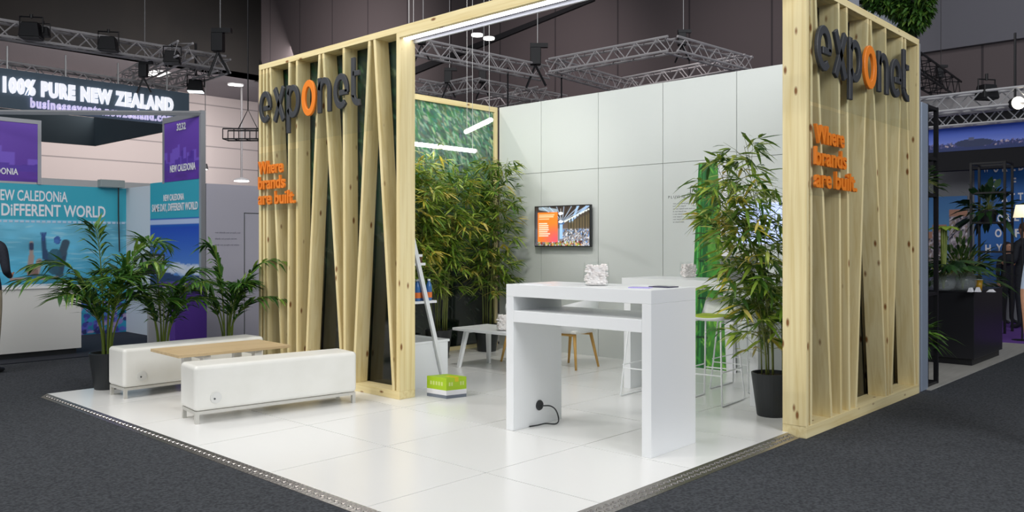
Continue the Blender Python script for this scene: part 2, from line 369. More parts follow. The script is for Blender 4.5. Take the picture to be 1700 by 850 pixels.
# ------------------------------------------------------------------ printed pictures
class Canvas:
    def __init__(s, W, H, col=(128, 128, 128)):
        s.W, s.H = W, H; s.a = np.zeros((H, W, 3)); s.a[:] = np.array(col)/255
        s.yy, s.xx = np.mgrid[0:H, 0:W]; s.u = (s.xx+.5)/W; s.v = (s.yy+.5)/H; s.rg = np.random.default_rng(W*7+H)
    def blend(s, mask, col, al=1.0):
        k = (mask*al)[..., None]; s.a = s.a*(1-k)+np.array(col)/255*k
    def grad(s, v0, v1, c0, c1):
        t = np.clip((s.v-v0)/(v1-v0), 0, 1); m = (s.v >= v0) & (s.v <= v1)
        c = np.array(c0)/255*(1-t[..., None])+np.array(c1)/255*t[..., None]; s.a[m] = c[m]
    def ell(s, cx, cy, rx, ry, col, al=1): s.blend((((s.u-cx)/rx)**2+((s.v-cy)/ry)**2 < 1).astype(float), col, al)
    def rect(s, u0, u1, v0, v1, col, al=1): s.blend(((s.u >= u0) & (s.u < u1) & (s.v >= v0) & (s.v < v1)).astype(float), col, al)
    def line(s, u0, v0, u1, v1, w, col, al=1, taper=False):
        asp = s.H/s.W; x0, y0, x1, y1 = u0, v0*asp, u1, v1*asp; dx, dy = x1-x0, y1-y0; L2 = dx*dx+dy*dy+1e-12
        pad = w+.01
        i0 = max(0, int((min(x0, x1)-pad)*s.W)); i1 = min(s.W, int((max(x0, x1)+pad)*s.W)+1)
        j0 = max(0, int((min(y0, y1)-pad)*s.W)); j1 = min(s.H, int((max(y0, y1)+pad)*s.W)+1)
        if i1 <= i0 or j1 <= j0: return
        X = s.u[j0:j1, i0:i1]; Y = s.v[j0:j1, i0:i1]*asp
        t = np.clip(((X-x0)*dx+(Y-y0)*dy)/L2, 0, 1); d = np.hypot(X-x0-t*dx, Y-y0-t*dy)
        ww = w*(np.sin(PI*np.clip(t*.9+.08, 0, 1))) if taper else w
        k = (np.clip((ww-d)*s.W+.5, 0, 1)*al)[..., None]
        s.a[j0:j1, i0:i1] = s.a[j0:j1, i0:i1]*(1-k)+np.array(col)/255*k
    def noise(s, sx, sy, oct=3):
        n = np.zeros((s.H, s.W)); amp = 1; tot = 0
        for o in range(oct):
            gx, gy = max(2, int(sx*2**o)), max(2, int(sy*2**o)); G = s.rg.random((gy+2, gx+2))
            fx, fy = s.u*gx, s.v*gy; ix, iy = fx.astype(int), fy.astype(int); tx, ty = fx-ix, fy-iy
            tx = tx*tx*(3-2*tx); ty = ty*ty*(3-2*ty)
            n += amp*((G[iy, ix]*(1-tx)+G[iy, ix+1]*tx)*(1-ty)+(G[iy+1, ix]*(1-tx)+G[iy+1, ix+1]*tx)*ty); tot += amp; amp *= .55
        return n/tot
    def tint(s, n, amt): s.a = np.clip(s.a*(1+(n-.5)[..., None]*amt), 0, 1)
    def mesh(s, org, u, width, height, n, depth=0.0):
        """grid of coloured quads standing in the plane (u, up)"""
        org = np.array(org); uu = np.array(Vector(u).normalized())
        H, W = s.H, s.W
        gx = np.linspace(0, width, W+1); gy = np.linspace(0, height, H+1)
        A = np.clip(s.a, 0, 1); L = np.where(A <= .04045, A/12.92, ((A+.055)/1.055)**2.4)
        Lp = np.pad(L, ((0, 1), (0, 1), (0, 0)), 'edge')
        XX, YY = np.meshgrid(gx, gy)
        P = org[None, None]+uu[None, None]*XX[..., None]+np.array([0, 0, 1.])[None, None]*YY[..., None]
        mb = MB(); mb.v = [tuple(p) for p in P.reshape(-1, 3)]
        idx = np.arange((H+1)*(W+1)).reshape(H+1, W+1)
        mb.f = [tuple(q) for q in np.stack([idx[:-1, :-1], idx[:-1, 1:], idx[1:, 1:], idx[1:, :-1]], -1).reshape(-1, 4).tolist()]
        mb.m = [0]*len(mb.f); mb.c = [tuple(c)+(1,) for c in Lp.reshape(-1, 3).tolist()]
        return mb

def bamboo_canvas(W, H, seed, bright=1.0, nleaf=1500, trunks=6, metres=3.4):
    c = Canvas(W, H, (40, 66, 52)); r = random.Random(seed)
    n = c.noise(6, 5); c.a = np.array((26, 46, 44))/255*(1-n[..., None])+np.array((92, 122, 104))/255*n[..., None]
    for i in range(trunks):
        u = (i+.5+r.uniform(-.3, .3))/trunks; t = r.uniform(-.05, .05); wd = r.uniform(.008, .016)*3.4/metres
        col = r.choice([(60, 74, 76), (44, 60, 58), (76, 92, 84), (58, 70, 92)])
        c.line(u, 0, u+t, 1, wd, col); c.line(u-wd*.4, 0, u+t-wd*.4, 1, wd*.35, tuple(min(255, x+40) for x in col), .7)
        for k in range(9): v = (k+r.random())/9; c.line(u+t*v-wd, v, u+t*v+wd, v, .002, (30, 40, 38))
    for i in range(nleaf):
        u, v = r.random(), 1-r.random()**1.25*.95
        a = r.choice([-1, 1])*r.uniform(.2, 1.4)-PI/2*0; L = r.uniform(.03, .065)*3.4/metres
        k = r.random(); col = (r.randint(48, 84), r.randint(84, 116), r.randint(62, 92)) if k < .7 else (r.randint(110, 150), r.randint(140, 170), r.randint(116, 140))
        c.line(u, v, u+L*math.cos(a), v-abs(L*math.sin(a))*W/H, r.uniform(.004, .008)*3.4/metres, tuple(x*bright for x in col), .85, True)
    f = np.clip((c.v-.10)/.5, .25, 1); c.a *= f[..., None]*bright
    return c

# ------------------------------------------------------------------ the hall (setting)
struct('floor', MB().box(-14, 34, -16, 44, -.09, -.03), carpet)
XL, XM, YR, YM = 2.79, 8.60, 2.80, 8.72           # edges of the raised stand floor
pm = MB(); pm.box(XL, XM, YR, YM, -.03, -.004, 1)
px = [XL]+[3.72+.97*i for i in range(5)]+[XM]; py = [YR]+[3.70+1.0*i for i in range(5)]+[YM]
for i in range(len(px)-1):
    for j in range(len(py)-1):
        pm.box(px[i]+.004, px[i+1]-.004, py[j]+.004, py[j+1]-.004, -.012, 0)
struct('stand_floor', pm, [stand_white, seam_m])
def lozenges(mb, o, inner, end):
    # raised pattern of a checker plate: short ridges at alternating angles
    o, inner, end = Vector(o), Vector(inner), Vector(end); e = (end-o); L = e.length; e.normalize()
    a = inner-o; a = a-e*a.dot(e); W = a.length; a.normalize(); up = e.cross(a)
    if up.z < 0: up = -up
    p = .034; na = int(W/p); ne = int(L/p)
    for i in range(3, ne):
        for j in range(na):
            c = o+e*(i+.5)*p+a*((j+.5)*p+(W-na*p)/2); q = 1 if (i+j) % 2 else -1
            d = (e+a*q).normalized(); n = (e-a*q).normalized()
            mb.add([c-d*.016, c-n*.007, c+d*.016, c+n*.007, c-d*.007+up*.006, c+d*.007+up*.006], [(0, 1, 5, 4), (1, 2, 5), (2, 3, 4, 5), (3, 0, 4)])
ox = g(584, 850, -.028)[0]; oy = g(1020, 850, -.028)[1]
tp = MB(); tp.hexa([(ox, oy, -.03), (XL+.003, YR+.003, -.03), (XL+.003, YM, -.03), (ox, YM, -.03), (ox, oy, -.027), (XL+.003, YR+.003, .001), (XL+.003, YM, .001), (ox, YM, -.027)])
lozenges(tp, (ox, oy, -.027), (XL+.003, YR+.003, .001), (ox, YM, -.027)); struct('trim_1', tp, plate_m)
tp = MB(); tp.hexa([(ox, oy, -.03), (6.08, oy, -.03), (6.08, YR+.003, -.03), (XL+.003, YR+.003, -.03), (ox, oy, -.027), (6.08, oy, -.027), (6.08, YR+.003, .001), (XL+.003, YR+.003, .001)])
lozenges(tp, (ox, oy, -.027), (XL+.003, YR+.003, .001), (6.08, oy, -.027)); struct('trim_2', tp, plate_m)
# white rear wall of the stand, panel by panel
wb = MB(); wb.box(8.515, 8.58, 2.9, 8.19, -.02, 3.365, 1)
ys = [2.9]+[7.40-.964*i for i in range(4, -1, -1)]+[8.19]
for i in range(len(ys)-1):
    for z0, z1 in ((0, 2.395), (2.401, 3.365)): wb.box(8.50, 8.52, ys[i]+.004, ys[i+1]-.004, z0, z1)
struct('wall_back', wb, [wall_white, seam_m])
# left wall of the stand: bamboo print in a pine frame
struct('wall_left', MB().box(5.1, 8.58, 8.30, 8.36, -.02, 3.37), white_paint)
# hall shell
hw = 40.0; fy = 34.4; sz = 8.9
struct('wall_far', MB().box(-24, 27, hw, hw+.3, -.05, sz+.02), hall_panel)
struct('wall_fascia', MB().box(-24, 20.3, fy, fy+.3, sz, 16), hall_dark)
struct('ceiling_soffit', MB().box(-24, 27, fy, hw+.3, sz, sz+.2), soffit_m)
hg = MB().box(20, 20.3, -22, fy+.3, -.05, 16); struct('wall_right', hg, hall_grey_l)
struct('ceiling', MB().box(-24, 20.3, -22, fy+.3, 16, 16.3), ceil_dark)

# ------------------------------------------------------------------ timber screens
T = .045; D = .19; HT = 3.45
# left screen: front face in the plane X=4.90
SX = 4.90; Y0, Y1 = 6.00, 8.48
t = thing('timber_screen', 'left-hand pine screen of leaning boards beside the white benches', 'screen', (SX+D/2, (Y0+Y1)/2, 0), world=True)
obj('base_plank', MB().box(SX, SX+D, Y0, Y1, 0, .075), WY, t, bevel=.003)
obj('top_plank', MB().box(SX, SX+D, Y0, Y1, HT-.06, HT), WY, t, bevel=.003)
for y in (Y0, Y1-T): obj('post', MB().box(SX, SX+D, y, y+T, .075, HT-.06), WZ, t, bevel=.003)
def slat_y(ut, ub, th=.036):
    yt, yb = onx(ut, SX), onx(ub, SX); z0, z1 = .075, HT-.06
    return MB().hexa([(SX+.004, yb-th, z0), (SX+D-.03, yb-th, z0), (SX+D-.03, yb, z0), (SX+.004, yb, z0), (SX+.004, yt-th, z1), (SX+D-.03, yt-th, z1), (SX+D-.03, yt, z1), (SX+.004, yt, z1)])
for ut, ub in ((435.5, 436.5), (440.5, 442), (446, 466), (478, 476), (490.5, 491), (528, 505), (534, 566), (568, 569.5), (610.5, 584), (619, 650.5)):
    obj('slat', slat_y(ut, ub), WZ, t, bevel=.002)
bc = bamboo_canvas(150, 210, 3, .85, 700, 7, 2.4)
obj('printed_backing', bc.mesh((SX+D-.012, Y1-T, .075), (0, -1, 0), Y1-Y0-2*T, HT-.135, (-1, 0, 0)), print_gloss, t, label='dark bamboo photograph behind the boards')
obj('backing_sheet', MB().box(SX+D-.010, SX+D-.001, Y0+T, Y1-T, .075, HT-.06), black_plastic, t)
# right screen: front face in the plane Y=2.66
SY = 2.66; X0, X1 = 6.10, 8.72
t = thing('timber_screen', 'right-hand pine screen of leaning boards on the carpet edge', 'screen', ((X0+X1)/2, SY+D/2, 0), world=True)
obj('base_plank', MB().box(X0, X1, SY, SY+D, -.03, .06), WX, t, bevel=.003)
obj('top_plank', MB().box(X0, X1, SY, SY+D, HT-.06, HT), WX, t, bevel=.003)
for x in (X0, X1-T): obj('post', MB().box(x, x+T, SY, SY+D, .06 if x > X0 else 0.06, HT-.06), WZ, t, bevel=.003)
def slat_x(ut, ub, th=.036):
    xt, xb = ony(ut, SY), ony(ub, SY); z0, z1 = .06, HT-.06
    return MB().hexa([(xb, SY+.004, z0), (xb+th, SY+.004, z0), (xb+th, SY+D-.03, z0), (xb, SY+D-.03, z0), (xt, SY+.004, z1), (xt+th, SY+.004, z1), (xt+th, SY+D-.03, z1), (xt, SY+D-.03, z1)])
for ut, ub in ((1339, 1338.5), (1347, 1346), (1353, 1380), (1392, 1396), (1405.5, 1410), (1441, 1421), (1445.5, 1471), (1470, 1475), (1498, 1480), (1503, 1519)):
    obj('slat', slat_x(ut, ub), WZ, t, bevel=.002)
bc = bamboo_canvas(150, 210, 5, .7, 520, 8, 2.4)
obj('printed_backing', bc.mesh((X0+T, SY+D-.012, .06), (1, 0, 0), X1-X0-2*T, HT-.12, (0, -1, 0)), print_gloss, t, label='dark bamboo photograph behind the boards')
obj('backing_sheet', MB().box(X0+T, X1-T, SY+D-.010, SY+D-.001, .06, HT-.06), white_paint, t)
# portal beam with the light strip, running from the left screen out to the front corner and back to the right screen
t = thing('portal_beam', 'pine beam with glowing light strip spanning between the two screens', 'beam', (SX, 4.4, 3.3), world=True)
obj('front_board', MB().box(SX, SX+T, SY, Y0, 3.345, HT), WY, t, bevel=.002)
obj('side_board', MB().box(SX+T, X0, SY, SY+T, 3.345, HT), WX, t, bevel=.002)
obj('cover_board', MB().box(SX+T, SX+D, SY+T, Y0, HT-.02, HT), WY, t)
obj('inner_board', MB().box(SX+D-.02, SX+D, SY+D, Y0, 3.32, HT-.02), alu_prof, t, label='silver inner edge of the beam')
obj('soffit', MB().box(SX+.135, SX+D-.02, SY+D, Y0, 3.352, 3.36), mat('beam_soffit', rgb(120, 116, 122), .6), t)
obj('light_strip', MB().box(SX+T, SX+.135, SY+D, Y0, 3.346, 3.36), ledstrip, t, label='glowing white light strip')
for (u, v) in ((679, 36),):
    y = onx(u, SX+.05)
    tag(obj('suspension_wire', MB().tube([(SX+.05, y, HT-.01), (SX+.052, y+.01, 5.2), (SX+.05, y, 8)], .004, 5), wire_m),
        'thin steel wire holding the pine beam at its left end', 'wire')
# mural with frame
MYF = 8.22
t = thing('framed_mural', 'large bamboo forest print in a pine frame behind the potted bamboo', 'mural', (7.0, 8.26, 0), world=True)
mc = bamboo_canvas(330, 320, 11, 1.12, 7000, 9, 4.6)
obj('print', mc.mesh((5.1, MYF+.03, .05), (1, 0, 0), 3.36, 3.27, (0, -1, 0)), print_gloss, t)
obj('top_rail', MB().box(5.09, 8.5, MYF, MYF+.075, 3.30, 3.37), WX, t)
obj('bottom_rail', MB().box(5.09, 8.5, MYF, MYF+.075, 0, .05), WX, t)
for x in (5.09, 8.44): obj('stile', MB().box(x, x+.06, MYF, MYF+.075, .05, 3.30), WZ, t)

# ------------------------------------------------------------------ exponet signs
def sign(org, u, n, width, xh, label, pl):
    """org: lower left corner of the letters' baseline, on the face of the screen"""
    t = thing('logo_sign', label, 'sign', org, world=True, group=None)
    u = Vector(u); n = Vector(n); org = Vector(org)
    gl = [glyph(c) for c in 'exponet']; gap = .13; tot = sum(a for _, a in gl)+gap*6; s = width/tot; x = 0
    for i, (m, a) in enumerate(gl):
        q = MB(); q.merge(m, lambda p, x=x: ((p[0]+x)*s, p[1]*xh, (.020+p[2]*.028))); x += a+gap
        obj('letter', place(q, org, u, n), letter_orange if i == 3 else letter_dark, t, bevel=.004, seg=1, label='orange letter o' if i == 3 else None)
    a = org+u*pl[0]+n*.012; 
    def P(du, dz, dn): return tuple(a+u*du+n*dn+Vector((0, 0, dz)))
    p = MB(); p.hexa([P(0, pl[2], 0), P(pl[1]-pl[0], pl[2], 0), P(pl[1]-pl[0], pl[2], .006), P(0, pl[2], .006), P(0, pl[3], 0), P(pl[1]-pl[0], pl[3], 0), P(pl[1]-pl[0], pl[3], .006), P(0, pl[3], .006)])
    obj('acrylic_panel', p, acrylic, t, label='clear acrylic panel')
    return t
sign((SX, 8.40, 2.77), (0, -1, 0), (-1, 0, 0), 1.86, .36, 'charcoal exponet letters with orange o on the left screen', (-.03, 2.02, -.25, .56))
sign((6.19, SY, 2.77), (1, 0, 0), (0, -1, 0), 2.10, .36, 'charcoal exponet letters with orange o on the right screen', (-.06, 2.2, -.25, .56))
def tagline(org, u, n, sx, label, pl):
    t = thing('tagline_sign', label, 'sign', org, world=True)
    u = Vector(u); n = Vector(n); org = Vector(org)
    for s, wd, z in (('Where', .50, .34), ('brands', .54, .17), ('are built.', .74, 0)):
        h = text_mb(s, wd*sx, .145, .022, .022)
        h = MB().merge(h, lambda p: (p[0], p[1], p[2]+.018))
        obj('lettering', place(h, org+Vector((0, 0, z)), u, n), letter_orange, t)
    a = org+u*pl[0]+n*.012
    def P(du, dz, dn): return tuple(a+u*du+n*dn+Vector((0, 0, dz)))
    p = MB(); w_ = pl[1]-pl[0]
    p.hexa([P(0, pl[2], 0), P(w_, pl[2], 0), P(w_, pl[2], .006), P(0, pl[2], .006), P(0, pl[3], 0), P(w_, pl[3], 0), P(w_, pl[3], .006), P(0, pl[3], .006)])
    obj('acrylic_panel', p, acrylic, t, label='clear acrylic panel')
tagline((SX, 8.43, 1.87), (0, -1, 0), (-1, 0, 0), 1.0, 'orange three-line tagline on the left screen', (-.02, .78, -.06, .58))
tagline((6.18, SY, 1.87), (1, 0, 0), (0, -1, 0), 1.12, 'orange three-line tagline on the right screen', (-.04, .66, -.06, .62))

# ------------------------------------------------------------------ benches and low table
def rbox(x0, x1, y0, y1, z0, z1): return MB().box(x0, x1, y0, y1, z0, z1)
def bench(loc, rz, label):
    t = thing('bench', label, 'bench', loc, rz, 'white vinyl benches')
    L, W = 1.45, .36
    obj('upholstered_body', rbox(0, L, 0, W, .10, .465), leather, t, bevel=.035, seg=5)
    fr = MB(); fr.box(.012, L-.012, .012, .037, .075, .10); fr.box(.012, L-.012, W-.037, W-.012, .075, .10)
    fr.box(.012, .037, .037, W-.037, .075, .10); fr.box(L-.037, L-.012, .037, W-.037, .075, .10)
    obj('frame', fr, bench_metal, t)
    for x in (.012, L-.042):
        for y in (.012, W-.042): obj('leg', MB().box(x, x+.03, y, y+.03, 0, .075), bench_metal, t)
    m = MB(); c = (.17, -.001, .20)
    for r_, d0, d1 in ((.046, .0, .008), (.036, .008, .011)):
        k = MB().lathe([(r_, -d1), (r_, -d0)], n=24)
        m.merge(k, lambda p: (c[0]+p[0], c[1]+p[2], c[2]+p[1]))
    b = obj('badge', m, badge_m, t, label='round metal badge')
    m = MB(); m.merge(MB().lathe([(.008, -.014), (.008, -.011)], n=12), lambda p: (c[0]-.014+p[0], c[1]+p[2], c[2]-.008+p[1])); obj('badge_dot', m, print_dark, b)
    return t
bench((3.11, 6.36, 0), math.atan2(-.19, 1.39), 'white vinyl bench nearest the front, in front of the wooden table')
bench((3.17, 7.88, 0), 0, 'white vinyl bench behind the wooden table, beside the potted palm')
t = thing('low_table', 'low oak-topped table with white panel legs between two benches', 'table', (3.73, 7.10, 0), math.radians(-3))
obj('tabletop', rbox(-.52, .52, -.31, .31, .478, .503), OAKT, t, bevel=.002)
for x in (-.28, .20):
    m = MB(); m.box(x, x+.07, -.24, -.18, 0, .478); m.box(x, x+.07, .16, .22, 0, .478); m.box(x, x+.07, -.18, .16, .44, .478)
    obj('leg_frame', m, white_paint, t)

# ------------------------------------------------------------------ bar counter in front
t = thing('bar_counter', 'large white bar counter with open shelf at the front of the stand', 'counter', (4.72, 3.13, 0), math.radians(1.5))
CL, CW, CH, CT = 1.31, .60, 1.13, .075
obj('top', rbox(0, CW, 0, CL, CH-.095, CH), white_gloss, t, bevel=.003)
for y in (0, CL-CT): obj('end_panel', rbox(0, CW, y, y+CT, 0, CH-.095), white_gloss, t, bevel=.003)
obj('shelf', rbox(.0, CW, CT, CL-CT, .84, .928), white_gloss, t, bevel=.003)
m = MB().merge(MB().lathe([(.040, 0), (.042, .006), (.036, .016), (.016, .018)], n=24), lambda p: (.31+p[0], CL-CT-p[2], .155+p[1]))
s = obj('power_socket', m, black_plastic, t, label='round black power socket low on the end panel')
ck = Matrix.Rotation(math.radians(1.5), 3, 'Z')
def cl(x, y, z): return (x, y, z)
obj('power_cord', MB().tube(smooth_path([cl(.32, CL-CT-.02, .15), cl(.38, CL-CT-.06, .145), cl(.45, CL-CT-.06, .10), cl(.46, CL-CT-.08, .03), cl(.40, CL-CT-.1, .006), cl(.33, CL-CT-.05, .012), cl(.26, CL-CT-.03, .008), cl(.18, CL-CT-.012, .008)]), .0055, 7), black_plastic, t, smooth=True, label='short black power cord')
def candy_vase(loc, s, label, rz=.3):
    t = thing('glass_vase', label, 'vase', loc, rz, 'glass vases of white stones')
    prof = []
    m = MB(); n = 32; rows = [(0, .86), (.012, .95), (.06, 1.0), (.12, .97), (.15, .92)]
    vs = []
    for z, k in rows:
        for i in range(n):
            a = 2*PI*i/n; c_, s_ = math.cos(a), math.sin(a); e = .45
            x = math.copysign(abs(c_)**e, c_); y = math.copysign(abs(s_)**e, s_); zz = z+(.012*math.cos(4*a+.8) if z > .14 else 0)
            vs.append((x*.085*k*s, y*.062*k*s, zz*s))
    fs = [(j*n+i, j*n+(i+1) % n, (j+1)*n+(i+1) % n, (j+1)*n+i) for j in range(len(rows)-1) for i in range(n)]+[tuple(range(n-1, -1, -1))]
    m.add(vs, fs); obj('glass_wall', m, glass, t, smooth=True)
    q = MB(); rr = random.Random(3)
    for i in range(190):
        x, y, z = rr.uniform(-.073, .073), rr.uniform(-.052, .052), rr.uniform(.012, .138)
        b = MB().ball((0, 0, 0), rr.uniform(.008, .014), rr.uniform(.007, .012), rr.uniform(.006, .010), 4); q.merge(b, lambda p: ((p[0]+x)*s, (p[1]+y)*s, (p[2]+z)*s))
    q.box(-.057*s, .057*s, -.038*s, .038*s, .006*s, .128*s)
    tag(obj('white_stones', q, mottled('white_stone', rgb(238, 230, 226), rgb(246, 242, 240), 30, .6) if 'white_stone' not in MATS else MATS['white_stone'], t), kind='stuff')
    return t
vx, vy = g(990, 474, CH)
candy_vase((vx, vy, CH), 1.12, 'glass vase of white stones on the front bar counter', AZ-PI/2)
def sheet(name, u, v, z, w_, h_, rz, m, label, cat, th=.002, xy=None):
    x, y = xy or g(u, v, z); o = obj(name, MB().box(-w_/2, w_/2, -h_/2, h_/2, 0, th), m, off=(0, 0, 0)); o.location = (x, y, z); o.rotation_euler = (0, 0, rz); return tag(o, label, cat)
sheet('brochure', 1086, 479.6, CH, .10, .15, .3, mat('lilac_paper', rgb(176, 166, 226), .4), 'pale lilac brochure lying on the front bar counter', 'brochure', .006, (4.93, 3.36))
sheet('booklet', 1118, 478.6, CH, .13, .17, .03, mat('dark_navy_cover', rgb(40, 36, 70), .3), 'dark navy booklet lying near the counter edge', 'booklet', .007, (5.12, 3.29))
sheet('paper_sheet', 890, 472.2, CH, .15, .2, .2, print_white, 'white paper sheet at the left end of the bar counter', 'paper', .003)

# ------------------------------------------------------------------ high table and stools behind
HX, HYB, HL, HW_, HH = 6.83, 3.42, 1.46, .62, 1.10
t = thing('high_table', 'white high table behind the bar counter with a grey laptop on it', 'table', (HX, HYB, 0))
obj('top', rbox(0, HW_, -.02, HL, HH-.085, HH), white_gloss, t, bevel=.003)
for y in (0, HL-.10): obj('leg_panel', rbox(.01, HW_-.01, y, y+.08, 0, HH-.085), white_gloss, t, bevel=.003)
vx, vy = g(1139, 461, HH); candy_vase((vx+.05, vy, HH), 1.0, 'glass vase of white stones on the high table', AZ-PI/2+.3)
lx, ly = g(1217, 466, HH)
t = thing('laptop', 'open grey laptop standing on the high table behind bamboo leaves', 'laptop', (lx+.08, ly, HH), AZ-PI/2+.15)
obj('base', rbox(-.16, .16, 0, .22, 0, .014), mat('laptop_grey', rgb(178, 178, 184), .4), t, bevel=.003)
m = MB(); m.hexa([(-.155, -.006, .014), (.155, -.006, .014), (.155, 0, .014), (-.155, 0, .014), (-.19, -.05, .225), (.19, -.05, .225), (.19, -.044, .225), (-.19, -.044, .225)])
obj('lid', m, MATS['laptop_grey'], t)
def stool(loc, rz, label):
    t = thing('bar_stool', label, 'stool', loc, rz, 'white wire bar stools')
    # runs in local x: two sled loops, each in a plane y=const
    for s_ in (-1, 1):
        y = s_*.20; yt = s_*.15
        obj('sled_leg', MB().tube([(-.17, yt, .74), (-.25, y, .012), (-.235, y, .008), (.235, y, .008), (.25, y, .012), (.17, yt, .74)], .008, 8), white_paint, t, smooth=True)
    m = MB(); 
    for x in (-.222, .222): m.tube([(x, -.185, .27), (x, .185, .27)], .006, 6)
    for y in (-.187, .187): m.tube([(-.225, y, .30), (.225, y, .30)], .006, 6)
    obj('foot_rail', m, white_paint, t)
    m = MB(); 
    for y in (-.15, .15): m.tube([(-.17, y, .735), (.17, y, .735)], .007, 6)
    obj('seat_support', m, white_paint, t)
    sh = MB(); prof = [(-.20, .775), (-.17, .755), (-.05, .745), (.10, .745), (.17, .765), (.20, .82), (.215, .92)]
    n = 9; vs = []
    for k, (x, z) in enumerate(prof):
        for i in range(n):
            y = (i/(n-1)-.5)*2; wd = .19 if k < 5 else .19-.02*(k-4); vs.append((x-(.03*y*y if k >= 5 else 0), y*wd, z+.02*y*y))
    nn = len(vs); vs += [(x, y, z-.01) for x, y, z in vs]
    fs = []
    for k in range(len(prof)-1):
        for i in range(n-1):
            a = k*n+i; fs += [(a, a+n, a+n+1, a+1), (nn+a, nn+a+1, nn+a+n+1, nn+a+n)]
    K = len(prof)-1
    for i in range(n-1): fs += [(i, i+1, nn+i+1, nn+i), (K*n+i+1, K*n+i, nn+K*n+i, nn+K*n+i+1)]
    for k in range(K): fs += [(k*n+n, k*n, nn+k*n, nn+k*n+n), (k*n+n-1, k*n+2*n-1, nn+k*n+2*n-1, nn+k*n+n-1)]
    sh.add(vs, fs); obj('seat_shell', sh, white_paint, t, smooth=True)
    obj('cushion', MB().box(-.17, .15, -.165, .165, .757, .79), lime, t, bevel=.014, seg=3, label='lime green seat cushion')
    return t
st = stool((6.83, 3.86, 0), math.radians(5), 'white wire bar stool with lime cushion near the potted bamboo')
copy_tree(st, (6.69, 4.42, 0), math.radians(2), 'white wire bar stool behind the bar counter at the far end of the high table')
copy_tree(st, (7.62, 4.0, 0), math.radians(182), 'white wire bar stool on the wall side of the high table')

# ------------------------------------------------------------------ coffee table and shell chairs
t = thing('coffee_table', 'low white coffee table with splayed legs before the potted bamboo', 'coffee table', (6.62, 7.14, 0))
obj('tabletop', rbox(0, .58, -1.15, 0, .43, .462), white_gloss, t, bevel=.004)
for y, yb in ((-.14, -.08), (-1.01, -1.07)):
    for x, xb in ((.10, .03), (.46, .53)):
        obj('leg', MB().hexa([(xb-.018, yb-.018, 0), (xb+.018, yb-.018, 0), (xb+.018, yb+.018, 0), (xb-.018, yb+.018, 0), (x-.024, y-.024, .43), (x+.024, y-.024, .43), (x+.024, y+.024, .43), (x-.024, y+.024, .43)]), white_paint, t)
    obj('cross_rail', MB().box(.10, .46, y-.015, y+.015, .40, .43), white_paint, t)
vx, vy = g(832, 546, .462); candy_vase((6.80, 6.45, .462), 1.3, 'glass vase of white stones on the low coffee table', AZ-PI/2)
def chair(loc, rz, label):
    t = thing('shell_chair', label, 'chair', loc, rz, 'white shell chairs with oak legs')
    # faces local -x; wrap-around shell
    n = 17; rows = []
    def ring(z, rx, ry, cx, lo):  # from front left round the back to front right
        out = []
        for i in range(n):
            a = math.radians(-150+300*i/(n-1)); k = math.cos(a)*.5+.5
            out.append((cx+rx*math.cos(a), ry*math.sin(a), z+lo*k))
        return out
    rows = [ring(.40, .02, .02, -.0, .0), ring(.40, .16, .17, 0, 0), ring(.425, .23, .235, 0, .0), ring(.50, .255, .26, .01, .02), ring(.58, .27, .27, .02, .08), ring(.64, .285, .275, .03, .16)]
    vs = [p for r_ in rows for p in r_]; fs = [(j*n+i, j*n+i+1, (j+1)*n+i+1, (j+1)*n+i) for j in range(len(rows)-1) for i in range(n-1)]
    o = obj('shell', MB().add(vs, fs), white_paint, t, smooth=True)
    md = o.modifiers.new('thick', 'SOLIDIFY'); md.thickness = .014
    o = obj('seat_pad', MB().box(-.26, .19, -.20, .20, .405, .445), leather, t, bevel=.018, seg=3)
    for x, xb in ((-.16, -.24), (.14, .21)):
        for s_ in (-1, 1):
            obj('leg', MB().tube([(x, s_*.15, .40), (xb, s_*.21, 0)], [.021, .013], 10), OAKL, t, smooth=True)
    fr = MB(); fr.tube([(-.16, -.15, .385), (.14, -.15, .385)], .014, 8); fr.tube([(-.16, .15, .385), (.14, .15, .385)], .014, 8)
    fr.tube([(-.16, -.15, .385), (-.16, .15, .385)], .014, 8); obj('underframe', fr, OAKL, t)
    return t
ch = chair((7.60, 6.12, 0), math.radians(-90), 'white shell chair with oak legs seen through the bar counter')
c2 = copy_tree(ch, (7.60, 6.86, 0), math.radians(10), 'white shell chair with oak legs behind the coffee table, mostly hidden by the bar counter')

# ------------------------------------------------------------------ ladder shelf corner
t = thing('ladder_shelf', 'white leaning ladder shelf with a low cabinet behind the left screen', 'shelf', (5.45, 6.55, 0), world=True)
def lad_x(z): return 5.72-(.50*z/1.72)
for y in (6.275, 6.86):
    obj('rail', MB().hexa([(5.70, y-.014, 0), (5.745, y-.014, 0), (5.745, y+.014, 0), (5.70, y+.014, 0), (5.20, y-.014, 1.72), (5.245, y-.014, 1.72), (5.245, y+.014, 1.72), (5.20, y+.014, 1.72)]), white_paint, t)
obj('top_bar', MB().box(5.20, 5.245, 6.289, 6.846, 1.685, 1.72), white_paint, t)
for z, x1 in ((1.225, 5.47), (.845, 5.62)): obj('shelf_board', MB().box(5.13, x1, 6.289, 6.846, z, z+.025), white_paint, t)
c = obj('cabinet', MB().box(5.13, 5.78, 6.30, 6.835, 0, .44), white_gloss, t)
obj('cabinet_top', MB().box(5.12, 5.80, 6.292, 6.842, .441, .465), white_gloss, c, bevel=.002)
bot = None; bl = mat('blue_bottle', rgb(64, 112, 170), .15); bo = mat('orange_label', rgb(226, 120, 50), .5)
